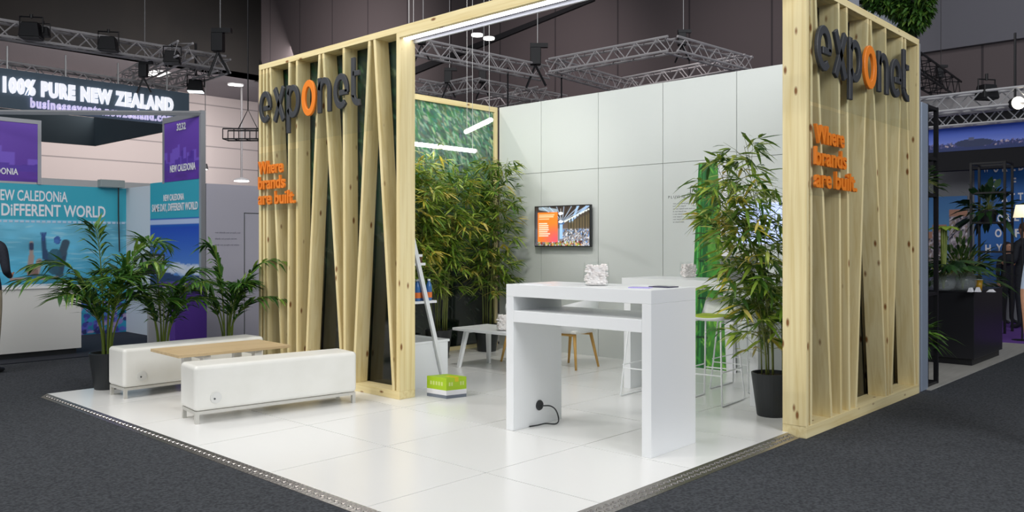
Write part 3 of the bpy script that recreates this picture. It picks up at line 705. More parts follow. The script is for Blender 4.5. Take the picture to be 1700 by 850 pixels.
for i, (x, y) in enumerate(((5.40, 6.33), (5.475, 6.34), (5.55, 6.33), (5.33, 6.35), (5.43, 6.42), (5.51, 6.43))):
    lab = 'blue water bottle with orange label on the lower ladder shelf'
    if bot is None:
        bot = thing('water_bottle', lab, 'bottle', (x, y, .87), 0, 'water bottles on the ladder shelf')
        obj('bottle', MB().lathe([(.028, 0), (.031, .01), (.031, .13), (.026, .16), (.013, .19), (.013, .20)], n=18), bl, bot, smooth=True)
        obj('label_band', MB().lathe([(.0318, .03), (.0318, .085)], n=18), bo, bot, label='orange paper label')
        obj('cap', MB().lathe([(.015, .198), (.015, .215)], n=14), white_paint, bot)
    else: copy_tree(bot, (x, y, .87))
t = thing('storage_box', 'small brown box with white lid on the upper ladder shelf', 'box', (5.36, 6.42, 1.25))
obj('body', rbox(-.09, .09, -.1, .1, 0, .06), mat('brown_card', rgb(98, 66, 50), .7), t); obj('lid', rbox(-.094, .094, -.104, .104, .06, .085), white_paint, t)
# carton on the floor
t = thing('carton', 'lime green and white carton on the floor beside the left screen', 'box', (5.23, 5.72, 0), 0)
a = Vector((-.02, .25)); b = Vector((.205, -.055))
def cp(s_, q, z): v = a*s_+b*q; return (v.x, v.y, z)
lime_c = mat('lime_card', rgb(176, 212, 40), .5); grey_c = mat('grey_card', rgb(118, 126, 140), .6)
def slab(z0, z1, e=0): return MB().hexa([cp(-e, -e, z0), cp(-e, 1+e, z0), cp(1+e, 1+e, z0), cp(1+e, -e, z0), cp(-e, -e, z1), cp(-e, 1+e, z1), cp(1+e, 1+e, z1), cp(1+e, -e, z1)])
obj('carton_base', slab(0, .03), grey_c, t); obj('carton_middle', slab(.03, .075), print_white, t); obj('carton_top', slab(.075, .19), lime_c, t)
m = MB(); m.hexa([cp(-.005, .42, .15), cp(-.005, .60, .15), cp(.5, .60, .191), cp(.5, .42, .191), cp(-.005, .42, .1925), cp(-.005, .60, .1925), cp(.5, .60, .1925), cp(.5, .42, .1925)])
obj('tape', m, mat('yellow_tape', rgb(226, 206, 40), .4), t, label='yellow tape over the flap')
m = MB()
for s_ in (.18, .32, .46, .6, .74):
    h = .035
    m.hexa([cp(s_, -.012, .115), cp(s_, 0, .115), cp(s_+.08, 0, .115), cp(s_+.08, -.012, .115), cp(s_, -.012, .115+h), cp(s_, 0, .115+h), cp(s_+.08, 0, .115+h), cp(s_+.08, -.012, .115+h)])
for q in (.12, .24, .68, .80):
    m.hexa([cp(-.010, q, .115), cp(-.010, q+.07, .115), cp(0, q+.07, .115), cp(0, q, .115), cp(-.010, q, .15), cp(-.010, q+.07, .15), cp(0, q+.07, .15), cp(0, q, .15)])
obj('printed_marks', m, mat('pale_lime_print', rgb(214, 230, 140), .5), t)

# ------------------------------------------------------------------ wall items: television, lettering, green banner
t = thing('television', 'flat television showing an orange slide over a market hall, on the white wall', 'television', (8.44, 6.975, 1.395), world=True)
obj('housing', MB().box(8.42, 8.46, 6.50, 7.45, 1.395, 1.94), black_plastic, t, bevel=.004)
obj('wall_bracket', MB().box(8.46, 8.50, 6.8, 7.15, 1.5, 1.8), black_steel, t)
c = Canvas(132, 76, (60, 62, 66)); r = random.Random(4)
c.grad(.45, 1.01, (96, 84, 76), (56, 48, 44))
c.a = np.where((c.v > .45)[..., None], c.a, np.array((120, 118, 122))/255)
for i in range(13):
    k = i/12; c.line(.52, .62, .12+.86*k, 1.02, .006, (44, 36, 32) if i % 2 else (150, 168, 190))
for q in ((.66, .62, .98, 1.0), (.70, .62, .80, 1.0)): c.line(*q, .02, (150, 180, 214), .85)
c.line(.56, .62, 1.0, .92, .012, (206, 210, 208)); c.line(.10, .98, .40, .90, .03, (176, 196, 210), .7)
for i in range(8):
    u = .62+.05*i; c.rect(u, u+.018, .24, .66+.035*i, (62, 58, 48)); c.rect(u+.018, u+.05, .42+.01*i, .60+.03*i, (96, 84, 60), .7)
for i in range(420):
    u, v = r.uniform(.52, 1), r.uniform(.0, .42); k = r.choice([(190, 196, 205), (90, 100, 116), (60, 54, 54), (150, 130, 120), (210, 205, 205), (96, 130, 180)]); c.ell(u, v, r.uniform(.004, .014), r.uniform(.008, .03), k, .9)
for i in range(160):
    u, v = r.uniform(0, .9), r.uniform(0, .12); k = r.choice([(160, 50, 40), (70, 40, 34), (200, 150, 90), (120, 150, 60), (190, 190, 200)]); c.ell(u, v, r.uniform(.006, .02), r.uniform(.01, .04), k, .9)
c.rect(.47, .52, .18, .62, (150, 190, 235), .9); c.rect(.445, .55, .55, .60, (60, 90, 130))
for v in (.83, .62): c.ell(.49, v, .045, .035, (230, 235, 240)); c.line(.49, v+.03, .49, v+.12, .003, (220, 220, 220))
c.rect(0, .06, 0, .9, (60, 66, 76), .6)
m0 = ((c.u > .055) & (c.u < .43) & (c.v > .10) & (c.v < .87)).astype(float); c.blend(m0, (234, 122, 46)); c.blend(m0*np.clip(1-np.hypot((c.u-.38)/.3, (c.v-.15)/.45), 0, 1), (240, 80, 110), .9)
for i, (v, wd) in enumerate(((.80, .30), (.755, .28), (.70, .2))): c.rect(.075, .075+wd, v-.016, v+.016, (246, 206, 170), .75)
for i, wd in enumerate((.16, .18, .18, .19, .17, .21, .18)): c.rect(.075, .075+wd, .58-.053*i-.012, .58-.053*i+.014, (250, 228, 210), .9)
obj('picture', c.mesh((8.418, 7.435, 1.41), (0, -1, 0), .92, .515, (-1, 0, 0)), screen_m, t, label='lit picture with an orange text slide')
t = thing('wall_lettering', 'small grey lettering with a square emblem on the white wall', 'lettering', (8.499, 5.42, 1.74), world=True)
m = MB()
x = 0
for chx in 'PLUVINIUM':
    k = text_mb(chx, None, .032 if chx != 'I' else .032, 0, .0015); m.merge(k, lambda p, x=x: (p[0]+x, p[1], p[2])); x += .037
obj('heading', place(m, (8.4995, 5.395, 1.975), (0, -1, 0), (-1, 0, 0)), print_grey, t)
m = MB()
for i, wd in enumerate((.26, .17, .30, .18, .32, .14, .31, .15)):
    k = text_mb(('visit our stand team and see the range of walling' * 2)[i:i+int(wd*90)], wd, .016, .0, .001, res=1); m.merge(k, lambda p, i=i: (p[0], p[1]-.031*i, p[2]))
obj('small_print', place(m, (8.4995, 5.33, 1.905), (0, -1, 0), (-1, 0, 0)), print_grey, t)
m = MB(); m.merge(ribbon([(.012, 0), (.07, 0), (.082, .012), (.082, .088), (.07, .1), (.012, .1), (0, .088), (0, .012)], .009, .0015, True)); m.merge(ribbon([(.026, .028), (.026, .05), (.041, .075), (.056, .05), (.056, .028)], .009, .0015))
obj('emblem', place(m, (8.4995, 5.095, 2.01), (0, -1, 0), (-1, 0, 0)), print_dark, t, label='dark square emblem with rounded corners')
# green bamboo banner with a slanting edge on the wall
t = thing('bamboo_banner', 'bright green bamboo banner with slanting edge behind the high table', 'banner', (8.47, 4.85, 0), world=True)
c = Canvas(56, 210, (30, 140, 50)); n = c.noise(5, 26); c.a = np.array((24, 92, 36))/255*(1-n[..., None])+np.array((120, 176, 66))/255*n[..., None]
c.rect(0, .18, 0, 1, (20, 110, 44), .6); c.rect(.10, .16, 0, 1, (110, 220, 110), .6); c.rect(.22, .50, 0, 1, (26, 90, 40), .95); c.rect(.27, .33, 0, 1, (60, 150, 70), .7)
for v in (.15, .34, .52, .69, .86): c.rect(.2, .52, v, v+.008, (14, 50, 26)); c.rect(0, .18, v-.07, v-.063, (14, 70, 26))
for i in range(150): u, v = r.uniform(.0, 1), r.random(); c.line(u, v, u+r.uniform(-.2, .2), v-.03, .022, r.choice([(150, 215, 70), (60, 160, 50), (30, 100, 40)]), .7, True)
mbn = c.mesh((8.47, 5.10, .01), (0, -1, 0), 1, 1, (-1, 0, 0))
W_, H_ = c.W, c.H; nv = []
for p in mbn.v:
    s_ = (5.10-p[1]); h = p[2]-.01; yl = 5.10-.13*h; yr = 4.62+.10*h; nv.append((8.47, yl+(yr-yl)*s_, .01+h*2.36))
mbn.v = nv; obj('print', mbn, glow_print_m, t)
obj('white_edge', MB().hexa([(8.468, 4.50, 0), (8.474, 4.50, 0), (8.474, 4.615, 0), (8.468, 4.615, 0), (8.468, 4.62, 2.37), (8.474, 4.62, 2.37), (8.474, 4.725, 2.37), (8.468, 4.725, 2.37)]), print_white, t)
obj('frame', MB().hexa([(8.475, 4.60, 0), (8.49, 4.60, 0), (8.49, 5.105, 0), (8.475, 5.105, 0), (8.475, 4.70, 2.39), (8.49, 4.70, 2.39), (8.49, 4.975, 2.39), (8.475, 4.975, 2.39)]), white_paint, t)
t = thing('wall_display', 'pale blue lit display on the white wall behind bamboo leaves', 'display', (8.47, 4.1, 1.45), world=True)
obj('bezel', MB().box(8.46, 8.50, 3.94, 4.50, 1.42, 1.90), white_paint, t, bevel=.004); obj('screen', MB().box(8.455, 8.46, 3.96, 4.48, 1.44, 1.88), mat('pale_blue_glow', rgb(190, 205, 250), .4, emit=rgb(190, 205, 250), es=.8), t)
# pendant light tubes
def pendant(a, b, label, top):
    a, b = Vector(a), Vector(b); t = thing('pendant_light', label, 'light', tuple((a+b)/2), world=True, group='pendant light tubes')
    obj('light_tube', MB().tube([a, b], .024, 12), led, t, smooth=True)
    d = (b-a).normalized()
    for p, q in ((a, a+d*.02), (b-d*.02, b)): obj('end_cap', MB().tube([p, q], .026, 12), white_paint, t)
    for p in (a+d*.06, b-d*.06): obj('wire', MB().tube([p+Vector((0, 0, .02)), (p.x, p.y, top)], .003, 5), wire_m, t)
p0 = g(680, 238, 2.6); p1 = g(790, 251, 2.6); pendant((p0[0], p0[1], 2.6), (p1[0], p1[1], 2.6), 'long glowing light tube hanging low in front of the bamboo mural', 6)
p0 = g(773, 219, 2.75); p1 = g(815, 199, 2.75); pendant((p0[0], p0[1], 2.75), (p1[0], p1[1], 2.75), 'short glowing light tube hanging higher, slanting to the right', 6)

# ------------------------------------------------------------------ plants
def leaf(mb, p, d, L, w_, col, droop=.25, up=None):
    p = Vector(p); d = Vector(d).normalized(); s = d.cross(Vector((0, 0, 1)))
    if s.length < .05: s = Vector((1, 0, 0))
    s.normalize()
    if up: s = (s*math.cos(up)+d.cross(s)*math.sin(up)).normalized()
    def q(t): return p+d*L*t+Vector((0, 0, -droop*L*t*t))
    a, b, c_ = q(.28), q(.62), q(1)
    mb.add([p, a+s*w_*.5, a-s*w_*.5, b+s*w_*.42, b-s*w_*.42, c_], [(0, 2, 1), (1, 2, 4, 3), (3, 4, 5)], 0, col)
def pot(t, r1, r0, h, m=black_plastic):
    obj('pot', MB().lathe([(r0*.96, 0), (r0, .01), (r1, h-.01), (r1, h), (r1-.014, h), (r1-.018, h-.03), (.01, h-.03)], n=36), m, t, bevel=0, smooth=False)
    obj('soil', MB().lathe([(.01, h-.045), (r1-.02, h-.045), (r1-.02, h-.028), (.01, h-.02)], n=24), soil, t)
GP = [rgb(112, 146, 46), rgb(138, 166, 58), rgb(164, 184, 78), rgb(92, 126, 46), rgb(188, 198, 104)]
YP = [rgb(210, 194, 76), rgb(196, 180, 70), rgb(216, 200, 110)]
DP = [rgb(62, 100, 40), rgb(78, 116, 46), rgb(96, 132, 54)]
def bamboo(loc, label, H, seed, nculm, spread, lean=(0, 0), nleaf=900, zmin=.9, r1=.17, r0=.125, h=.36, yellow=.12, dark=.25, ybound=None, LL=(.13, .22), wd=(.019, .031), xb=None):
    rr = random.Random(seed); t = thing('potted_bamboo', label, 'plant', loc, 0)
    pot(t, r1, r0, h); st = MB(); lf = MB(); tips = []
    for i in range(nculm):
        a = rr.uniform(0, 2*PI); b = rr.uniform(.02, r1*.65); x, y = b*math.cos(a), b*math.sin(a)
        hh = H*rr.uniform(.72, 1); sp = rr.uniform(.1, .6)*spread; a2 = a+rr.uniform(-.6, .6)
        dx, dy = sp*math.cos(a2)+lean[0], sp*math.sin(a2)+lean[1]; pts = []
        for k in range(9):
            u = k/8; q = u**2.0
            pts.append(Vector((x+dx*q, y+dy*q, h-.05+(hh-h)*(u-.04*u*u))))
        if ybound: pts = [Vector((p.x, min(max(p.y, ybound[0]-loc[1]), ybound[1]-loc[1]), p.z)) for p in pts]
        st.tube(pts, [.006-.004*k/8 for k in range(9)], 6)
        tips.append((pts, hh))
    n = 0
    while n < nleaf:
        pts, hh = rr.choice(tips); u = rr.uniform(0, 1)**.8; z0 = h+(hh-h)*u
        if z0 < zmin*(.7+.3*rr.random()): continue
        k = min(7, int(u*8)); p = pts[k].lerp(pts[k+1], u*8-k); a = rr.uniform(0, 2*PI)
        bl = rr.uniform(.05, .36)*(1.15-u*.5)*spread/.55
        e = p+Vector((bl*math.cos(a), bl*math.sin(a), rr.uniform(-.05, .28)*bl/.3))
        if ybound and not (ybound[0] < e.y+loc[1] < ybound[1]): continue
        if xb and not (xb[0] < e.x+loc[0] < xb[1]): continue
        st.tube([p, p.lerp(e, .5)+Vector((0, 0, .02)), e], [.0022, .0018, .001], 4)
        ycl = rr.random() < yellow
        for j in range(rr.randint(4, 8)):
            b2 = a+rr.uniform(-1.3, 1.3); el = rr.uniform(-.6, .42); d = Vector((math.cos(b2)*math.cos(el), math.sin(b2)*math.cos(el), math.sin(el)))
            q = e.lerp(p, rr.uniform(0, .35))
            cc = rr.choice(YP) if ycl and rr.random() < .7 else (rr.choice(DP) if rr.random() < dark else rr.choice(GP))
            L = rr.uniform(*LL); tipw = q+d*L
            if ybound and not (ybound[0] < tipw.y+loc[1] < ybound[1]): continue
            if xb and not (xb[0] < tipw.x+loc[0] < xb[1]): continue
            leaf(lf, q, d, L, rr.uniform(*wd), cc, rr.uniform(.05, .4), rr.uniform(-.6, .6)); n += 1
    obj('stems', st, stem_m, t, smooth=True); obj('leaves', lf, leaf_m, t)
    return t
bamboo((6.42, 7.72, 0), 'potted bamboo in the mural corner half hidden by the ladder shelf', 2.75, 1, 11, .62, (.05, -.1), 1900, 1.2, yellow=.25, dark=.1, ybound=(6.95, 8.2))
bamboo((7.0, 7.80, 0), 'potted bamboo in front of the mural left of the coffee table', 2.85, 2, 12, .66, (.0, -.05), 2000, 1.12, yellow=.22, dark=.15, ybound=(6.9, 8.2))
bamboo((7.92, 7.86, 0), 'potted bamboo in the corner beside the television', 2.8, 3, 12, .62, (.0, -.05), 2100, .95, yellow=.1, dark=.35, ybound=(6.9, 8.2), xb=(5, 8.48))
bx, by = g(1279, 690, 0)
bamboo((bx+.02, max(by, 3.08), 0), 'potted bamboo standing behind the right-hand screen post', 2.5, 9, 10, .66, (-.1, .22), 1900, .75, yellow=.13, dark=.35, ybound=(2.88, 4.6), LL=(.13, .22), wd=(.022, .036), r1=.165, r0=.12, xb=(5.2, 7.6))

def palm(loc, label, seed, nf, H, base_r, r1, h, fr=None):
    rr = random.Random(seed); t = thing('potted_palm', label, 'plant', loc, 0); pot(t, r1, r1*.72, h)
    fr = fr or [(360*i/nf+rr.uniform(-25, 25), rr.uniform(.65, 1.0), rr.uniform(.25, .75)) for i in range(nf)]
    for az, hk, sp in fr:
        a = math.radians(az); lf = MB(); dirv = Vector((math.cos(a), math.sin(a), 0)); p0 = dirv*rr.uniform(.01, base_r)+Vector((0, 0, h-.04)); top = H*hk; pts = []
        for k in range(13):
            u = k/12; x = sp*(u**2.1); z = (top-h)*(1.28*u-.28*u**3.2-(.20+.35*sp)*max(0, u-.55)**2*2.2)
            pts.append(p0+dirv*x+Vector((0, 0, z)))
        lf.tube(pts, [.010-.008*k/12 for k in range(13)], 6, 0, rgb(110, 128, 52))
        side = dirv.cross(Vector((0, 0, 1)))
        pal = [rgb(50, 92, 36), rgb(64, 110, 42), rgb(82, 128, 50), rgb(44, 78, 36), rgb(124, 156, 64)]
        n = 25
        for j in range(n):
            u = .36+.64*j/(n-1); k = min(11, int(u*12)); p = pts[k].lerp(pts[k+1], u*12-k); d0 = (pts[k+1]-pts[k]).normalized()
            L = (.15+.22*math.sin(PI*min(1, (j+2)/(n+2))**.8))*rr.uniform(.85, 1.1)*(H/1.6)
            for s_ in (-1, 1):
                d = (side*s_*rr.uniform(.75, 1)+d0*rr.uniform(.55, .95)+Vector((0, 0, rr.uniform(-.12, .22)))).normalized()
                leaf(lf, p, d, L, .029, rr.choice(pal), rr.uniform(.15, .55), rr.uniform(-.4, .4)*1.2)
        obj('frond', lf, leaf_m, t)
    return t
# azimuth in degrees (0 = +X), height factor, reach
palm((3.30, 8.60, 0), 'tall potted palm at the left corner of the white floor', 5, 0, 1.86, .05, .165, .36,
     [(130, .98, .12), (150, .80, .62), (175, .72, .75), (-40, .92, .55), (-60, .80, .62), (30, .82, .5), (-100, .70, .45), (100, .68, .5), (-20, .64, .58), (200, .60, .5), (60, .72, .4), (-75, .62, .35), (140, .62, .35), (-45, .70, .3)])
x2 = ony(262, 8.62)
palm((x2, 8.50, 0), 'potted palm behind the rear bench in front of the purple kiosk', 8, 0, 1.7, .05, .16, .34,
     [(120, 1.0, .22), (-30, .80, .45), (160, .82, .55), (-60, .72, .5), (30, .66, .4), (-110, .6, .3), (80, .62, .4), (-45, .60, .4), (140, .62, .3)])
x3 = ony(372, 8.62)
palm((x3, 8.55, 0), 'potted palm between the rear bench and the left screen', 12, 0, 1.62, .05, .16, .34,
     [(140, 1.0, .2), (-42, .92, .62), (-50, .62, .62), (160, .76, .45), (60, .7, .22), (-90, .72, .3), (-20, .72, .2), (130, .68, .5), (20, .66, .16), (-60, .70, .25)])

# ------------------------------------------------------------------ people
def skin_body(name, V, E, Rd, mats, parent, region, levels=2):
    me = bpy.data.meshes.new(name); me.from_pydata([Vector(v) for v in V], E, [])
    o = bpy.data.objects.new(name, me); COL.objects.link(o)
    md = o.modifiers.new('skin', 'SKIN'); sv = me.skin_vertices[0].data if me.skin_vertices else None
    if sv is None:
        bm = bmesh.new(); bm.from_mesh(me); bm.verts.layers.skin.verify(); bm.to_mesh(me); bm.free(); sv = me.skin_vertices[0].data
    for i, r_ in enumerate(Rd): sv[i].radius = r_ if isinstance(r_, tuple) else (r_, r_); sv[i].use_root = (i == 0)
    sb = o.modifiers.new('sub', 'SUBSURF'); sb.levels = levels; sb.render_levels = levels
    bpy.context.view_layer.update()
    m2 = bpy.data.meshes.new_from_object(o.evaluated_get(bpy.context.evaluated_depsgraph_get()))
    bpy.data.objects.remove(o)
    for m in mats: 
        m2.materials.append(m)
    for p in m2.polygons: p.material_index = region(p.center); p.use_smooth = True
    o2 = bpy.data.objects.new(name, m2); COL.objects.link(o2); o2.parent = parent
    return o2
def person(loc, rz, label, s, top, bottom, hair, shoes=black_plastic, sleeve=1.0, arm=0, long_hair=False):
    """stands facing local -y; built at 1.75 m and scaled by s"""
    t = thing('person', label, 'person', loc, rz)
    V = []; E = []; Rd = []
    def v(p, r_, prev=None):
        V.append((p[0]*s, p[1]*s, p[2]*s)); Rd.append(tuple(q*s for q in r_) if isinstance(r_, tuple) else r_*s)
        if prev is not None: E.append((prev, len(V)-1))
        return len(V)-1
    pel = v((0, 0, .95), (.155, .115)); wa = v((0, .0, 1.10), (.14, .105), pel); chst = v((0, 0, 1.28), (.165, .12), wa); sh = v((0, .01, 1.43), (.10, .08), chst)
    nk = v((0, .005, 1.52), .052, sh); h1 = v((0, -.01, 1.60), (.070, .085), nk); h2 = v((0, -.012, 1.68), (.075, .095), h1); v((0, -.005, 1.745), (.045, .06), h2)
    for q in (-1, 1):
        hip = v((q*.095, 0, .88), .095, pel); kn = v((q*.10, -.01, .49), .062, hip); an = v((q*.10, .01, .10), .042, kn); v((q*.105, -.05, .04), .04, an); v((q*.11, -.17, .03), .03, len(V)-1)
        so = v((q*.185, .01, 1.40), .062, sh); el = v((q*.235, .02+arm*.0, 1.12), .044, so)
        if arm: wr = v((q*.16, -.20, 1.06), .03, el); pd = Vector((-.35*q, -.9, .05))
        else: wr = v((q*.25, -.02, .88), .030, el); pd = Vector((0, -.1, -1))
        pd.normalize(); W_ = Vector((V[wr][0], V[wr][1], V[wr][2]))/s
        pm_ = v(W_+pd*.055, (.028, .036), wr); sd = Vector((0, -1, 0)) if not arm else Vector((q*.5, 0, .5)).normalized()
        for k, L in enumerate((.065, .075, .07, .055)):
            kn_ = v(W_+pd*.095+sd*(.03-.02*k), .0095, pm_); v(W_+pd*(.095+L*.55)+sd*(.032-.021*k), .0085, kn_); v(W_+pd*(.09+L)+sd*(.03-.02*k)+Vector((-q*.012, 0, 0)), .0075, len(V)-1)
        th = v(W_+pd*.045+sd*.04, .011, pm_); v(W_+pd*.085+sd*.052, .009, th)
    def region(c):
        x, y, z = c.x/s, c.y/s, c.z/s
        if z > 1.505: return 0
        if z < .085: return 3
        ax = abs(x)
        if not arm:
            if ax > .19 and z < .90+(1-sleeve)*.35: return 0
            if ax > .19 or z > .93: return 1
            return 2
        if y < -.19 and z > .9: return 0
        return 1 if z > .93 else 2
    b = skin_body('body', V, E, Rd, [skin_m, top, bottom, shoes], t, region)
    # face: nose, ears, eyes, mouth
    f = MB(); f.ball((0, -.098*s, 1.635*s), .012*s, .018*s, .02*s, 6); obj('nose', f, skin_m, t, smooth=True)
    for q in (-1, 1):
        obj('ear', MB().ball((q*.075*s, .0, 1.64*s), .012*s, .022*s, .032*s, 6), skin_m, t, smooth=True)
        obj('eye', MB().ball((q*.030*s, -.085*s, 1.66*s), .011*s, .008*s, .007*s, 6), print_dark, t, smooth=True)
    obj('mouth', MB().ball((0, -.088*s, 1.595*s), .024*s, .008*s, .006*s, 6), mat('lips', rgb(150, 84, 76), .5) if 'lips' not in MATS else MATS['lips'], t, smooth=True)
    hm = MB(); n = 10
    k = MB().ball((0, .012*s, 1.675*s), .088*s, .105*s, .092*s, 12)
    hm.add(k.v, k.f)
    if long_hair: hm.ball((0, .055*s, 1.58*s), .09*s, .055*s, .15*s, 10)
    # keep the face free: pull the front of the hair cap up and back
    hm.v = [(x, (y if (z > 1.70*s or y > -.02*s) else -.02*s), z) for x, y, z in hm.v]
    obj('hair', hm, hair, t, smooth=True)
    return t

# ------------------------------------------------------------------ left neighbour: New Caledonia stand
NF = -.03
tag(obj('stand_carpet', MB().box(-2, 5.72, 11.4, 14.05, -.03, -.02), mat('dark_navy_carpet', rgb(34, 38, 48), .95)), 'dark navy carpet under the neighbouring stand at left', 'carpet')
NY = 14.06; NX = 5.70
wt = hz(313, NX, NY)
t = thing('graphic_wall', 'teal snorkelling graphic wall of the neighbouring stand at left', 'wall', (3.5, NY, NF), world=True)
x_l = 1.2; H_ = wt-NF
obj('backing_wall', MB().box(x_l, NX, NY+.005, NY+.06, NF, wt), white_paint, t)
c = Canvas(300, 190, (60, 160, 185)); r = random.Random(9)
zf = lambda v, u=150: (hz(v, ony(u, NY), NY)-NF)/H_
b0 = zf(366); b1 = zf(475)
c.grad(0, 1.01, (30, 138, 178), (140, 208, 230))
n = c.noise(8, 10); c.tint(n, .5)
for i in range(220):
    u, v = r.random(), r.uniform(b1+.12, b0); c.line(u, v, u+r.uniform(.02, .08), v+r.uniform(-.012, .012), r.uniform(.001, .004), r.choice([(150, 215, 232), (190, 228, 240), (70, 165, 195)]), .5, True)
for i in range(700):
    u, v = r.random(), r.uniform(0, b1*.72); c.ell(u, v, r.uniform(.004, .012), r.uniform(.006, .02), r.choice([(60, 60, 150), (90, 90, 190), (140, 120, 190), (40, 40, 100), (170, 150, 190)]), .9)
def U(u): return (ony(u, NY)-x_l)/(NX-x_l)
def pp(u, v): return (U(u), zf(v, u))
def stroke(a, b, w_, col): c.line(*pp(*a), *pp(*b), w_, col)
for a, b, w_, col in (((98, 450), (104, 420), .016, (50, 70, 90)), ((104, 420), (110, 402), .013, (60, 84, 100)), ((100, 455), (82, 430), .013, (45, 80, 96)), ((75, 428), (73, 395), .007, (40, 74, 110)), ((82, 432), (75, 415), .008, (40, 74, 110))): stroke(a, b, w_, col)
c.ell(*pp(96, 398), .011, .026, (60, 100, 170)); c.ell(*pp(95, 400), .008, .014, (70, 120, 190)); c.ell(*pp(92, 425), .022, .05, (44, 92, 112), .9); c.ell(*pp(90, 445), .018, .04, (44, 88, 108), .9)
for d in (-4, -1, 2, 4): stroke((73, 398), (73+d, 386), .0022, (46, 80, 140))
for a, b, w_ in (((50, 450), (53, 425), .009), ((53, 428), (53, 402), .006), ((62, 452), (66, 432), .009), ((48, 462), (20, 463), .006), ((62, 462), (95, 460), .006)): stroke(a, b, w_, (170, 150, 140))
c.ell(*pp(55, 452), .018, .034, (140, 110, 100)); c.ell(*pp(54, 462), .017, .026, (60, 130, 190)); stroke((53, 412), (53, 405), .007, (50, 60, 90)); stroke((48, 464), (62, 464), .004, (30, 60, 100))
c.a = np.where((c.v > b0)[..., None], np.array((54, 172, 194))/255, c.a)
obj('print', c.mesh((x_l, NY-.001, NF), (1, 0, 0), NX-x_l, H_, (0, -1, 0)), print_m, t, label='teal header over an underwater snorkelling photograph')
m = MB(); zz = hz(369, ony(150, NY), NY)
for i in range(60): m.box(x_l+i*.075, x_l+i*.075+.05, NY-.006, NY-.001, zz-.02, zz+.012)
obj('pattern_band', m, mat('pale_pattern_print', rgb(190, 214, 236), .5), t)
def wtext(s_, u0, u1, v0, v1, y, bold=.02):
    xa, xb = ony(u0, y), ony(u1, y); um = (u0+u1)/2; x_m = ony(um, y); za = hz(v1, x_m, y); zb = hz(v0, x_m, y)
    return place(text_mb(s_, xb-xa, zb-za, bold, .004), (xa, y-.002, za), (1, 0, 0), (0, -1, 0))
obj('lettering', wtext('NEW CALEDONiA', -12, 112, 316, 334, NY, .015), print_white, t)
obj('lettering', wtext('SAME DAY, DiFFERENT WORLD', -116, 175, 338, 362, NY, .02), print_white, t)
pt = hz(201, ony(40, NY), NY)
t = thing('header_sign', 'purple skyline header panel above the teal wall, cut by the left edge', 'sign', (2.9, NY, wt), world=True)
xr = ony(62, NY); xl_ = xr-2.0
def skyline(W, H, seed):
    c = Canvas(W, H, (98, 60, 170)); r = random.Random(seed); c.grad(0, 1.01, (92, 50, 158), (120, 82, 196)); 
    for layer, (col, mx, base) in enumerate((((132, 102, 220), .66, .28), ((80, 48, 160), .46, .26))):
        u = 0
        while u < 1:
            w_ = r.uniform(.05, .11); h = base+r.random()**1.6*(mx-base)*(1.2-abs(u-.5)); c.rect(u, u+w_, .18, h, col, .75); u += w_*1.05
    n = c.noise(5, 12); c.a = np.where((c.v < .24)[..., None], c.a*(.85+.3*n[..., None]), c.a); return c
obj('print', skyline(80, 60, 3).mesh((xl_, NY-.01, wt+.03), (1, 0, 0), 2.0, pt-wt-.06, (0, -1, 0)), print_m, t)
fm = MB(); fm.box(xl_, xr+.05, NY-.02, NY+.03, pt-.03, pt+.03); fm.box(xr, xr+.05, NY-.02, NY+.03, wt, pt-.03); obj('frame', fm, alu_prof, t)
x_o = ony(30, NY)
obj('lettering', wtext('NEW CALEDONIA', -66, 30, 277, 288, NY-.012, .02), print_white, t)
# side wall of that stand (plane X=5.70)
yn = onx(336, NX)
t = thing('side_wall', 'white side wall of the neighbouring stand carrying its tall purple sign', 'wall', (NX+.03, 12.5, NF), world=True)
zt = lambda u, v, x=NX: hz(v, x, onx(u, x))
obj('panel', MB().box(NX, NX+.05, yn+.06, NY, NF, zt(250, 308)), mat('white_side_panel', rgb(214, 222, 230), .5), t)
obj('post', MB().box(NX-.02, NX+.05, yn, yn+.06, NF, zt(336, 183)), alu_prof, t)
obj('post', MB().box(NX-.01, NX+.05, onx(272, NX)-.03, onx(272, NX)+.03, zt(272, 305), zt(272, 196)), alu_prof, t)
obj('cross_bar', MB().box(NX-.02, NX+.05, yn+.06, onx(272, NX)-.03, zt(336, 183)-.08, zt(336, 183)), alu_prof, t)
gy0, gy1 = onx(250, NX), yn+.06; gw = gy0-gy1
zb_ = zt(300, 299)
c = Canvas(70, 130, (30, 90, 190)); zl = lambda v: (zt(292, v)-NF)/(zb_-NF)
c.grad(zl(466), zl(375), (110, 160, 225), (28, 70, 190)); c.rect(0, 1, 0, zl(466), (60, 70, 110))
r = random.Random(2)
for i in range(60): c.ell(r.uniform(.1, 1), zl(448)+r.uniform(-.02, .03), r.uniform(.04, .1), r.uniform(.01, .022), (226, 232, 244), .6)
for i in range(12): c.ell(r.uniform(0, 1), zl(462)+r.uniform(-.015, .012), .15, .02, (48, 62, 110), .9)
c.rect(0, 1, zl(362), 1, (54, 172, 194)); c.rect(0, 1, zl(372), zl(364), (190, 206, 240))
obj('print', c.mesh((NX-.006, gy0, NF+.02), (0, -1, 0), gw, zb_-NF-.02, (-1, 0, 0)), print_m, t, label='teal header over a blue sky photograph')
def stext(s_, u0, u1, v0, v1, x, bold=.02):
    ya, yb = onx(u0, x), onx(u1, x); um = (u0+u1)/2; ym = onx(um, x); za, zb = hz(v1, x, ym), hz(v0, x, ym)
    return place(text_mb(s_, ya-yb, zb-za, bold, .004), (x-.004, ya, za), (0, -1, 0), (-1, 0, 0))
obj('lettering', stext('NEW CALEDONiA', 272, 306, 322, 333, NX-.006, .02), print_white, t)
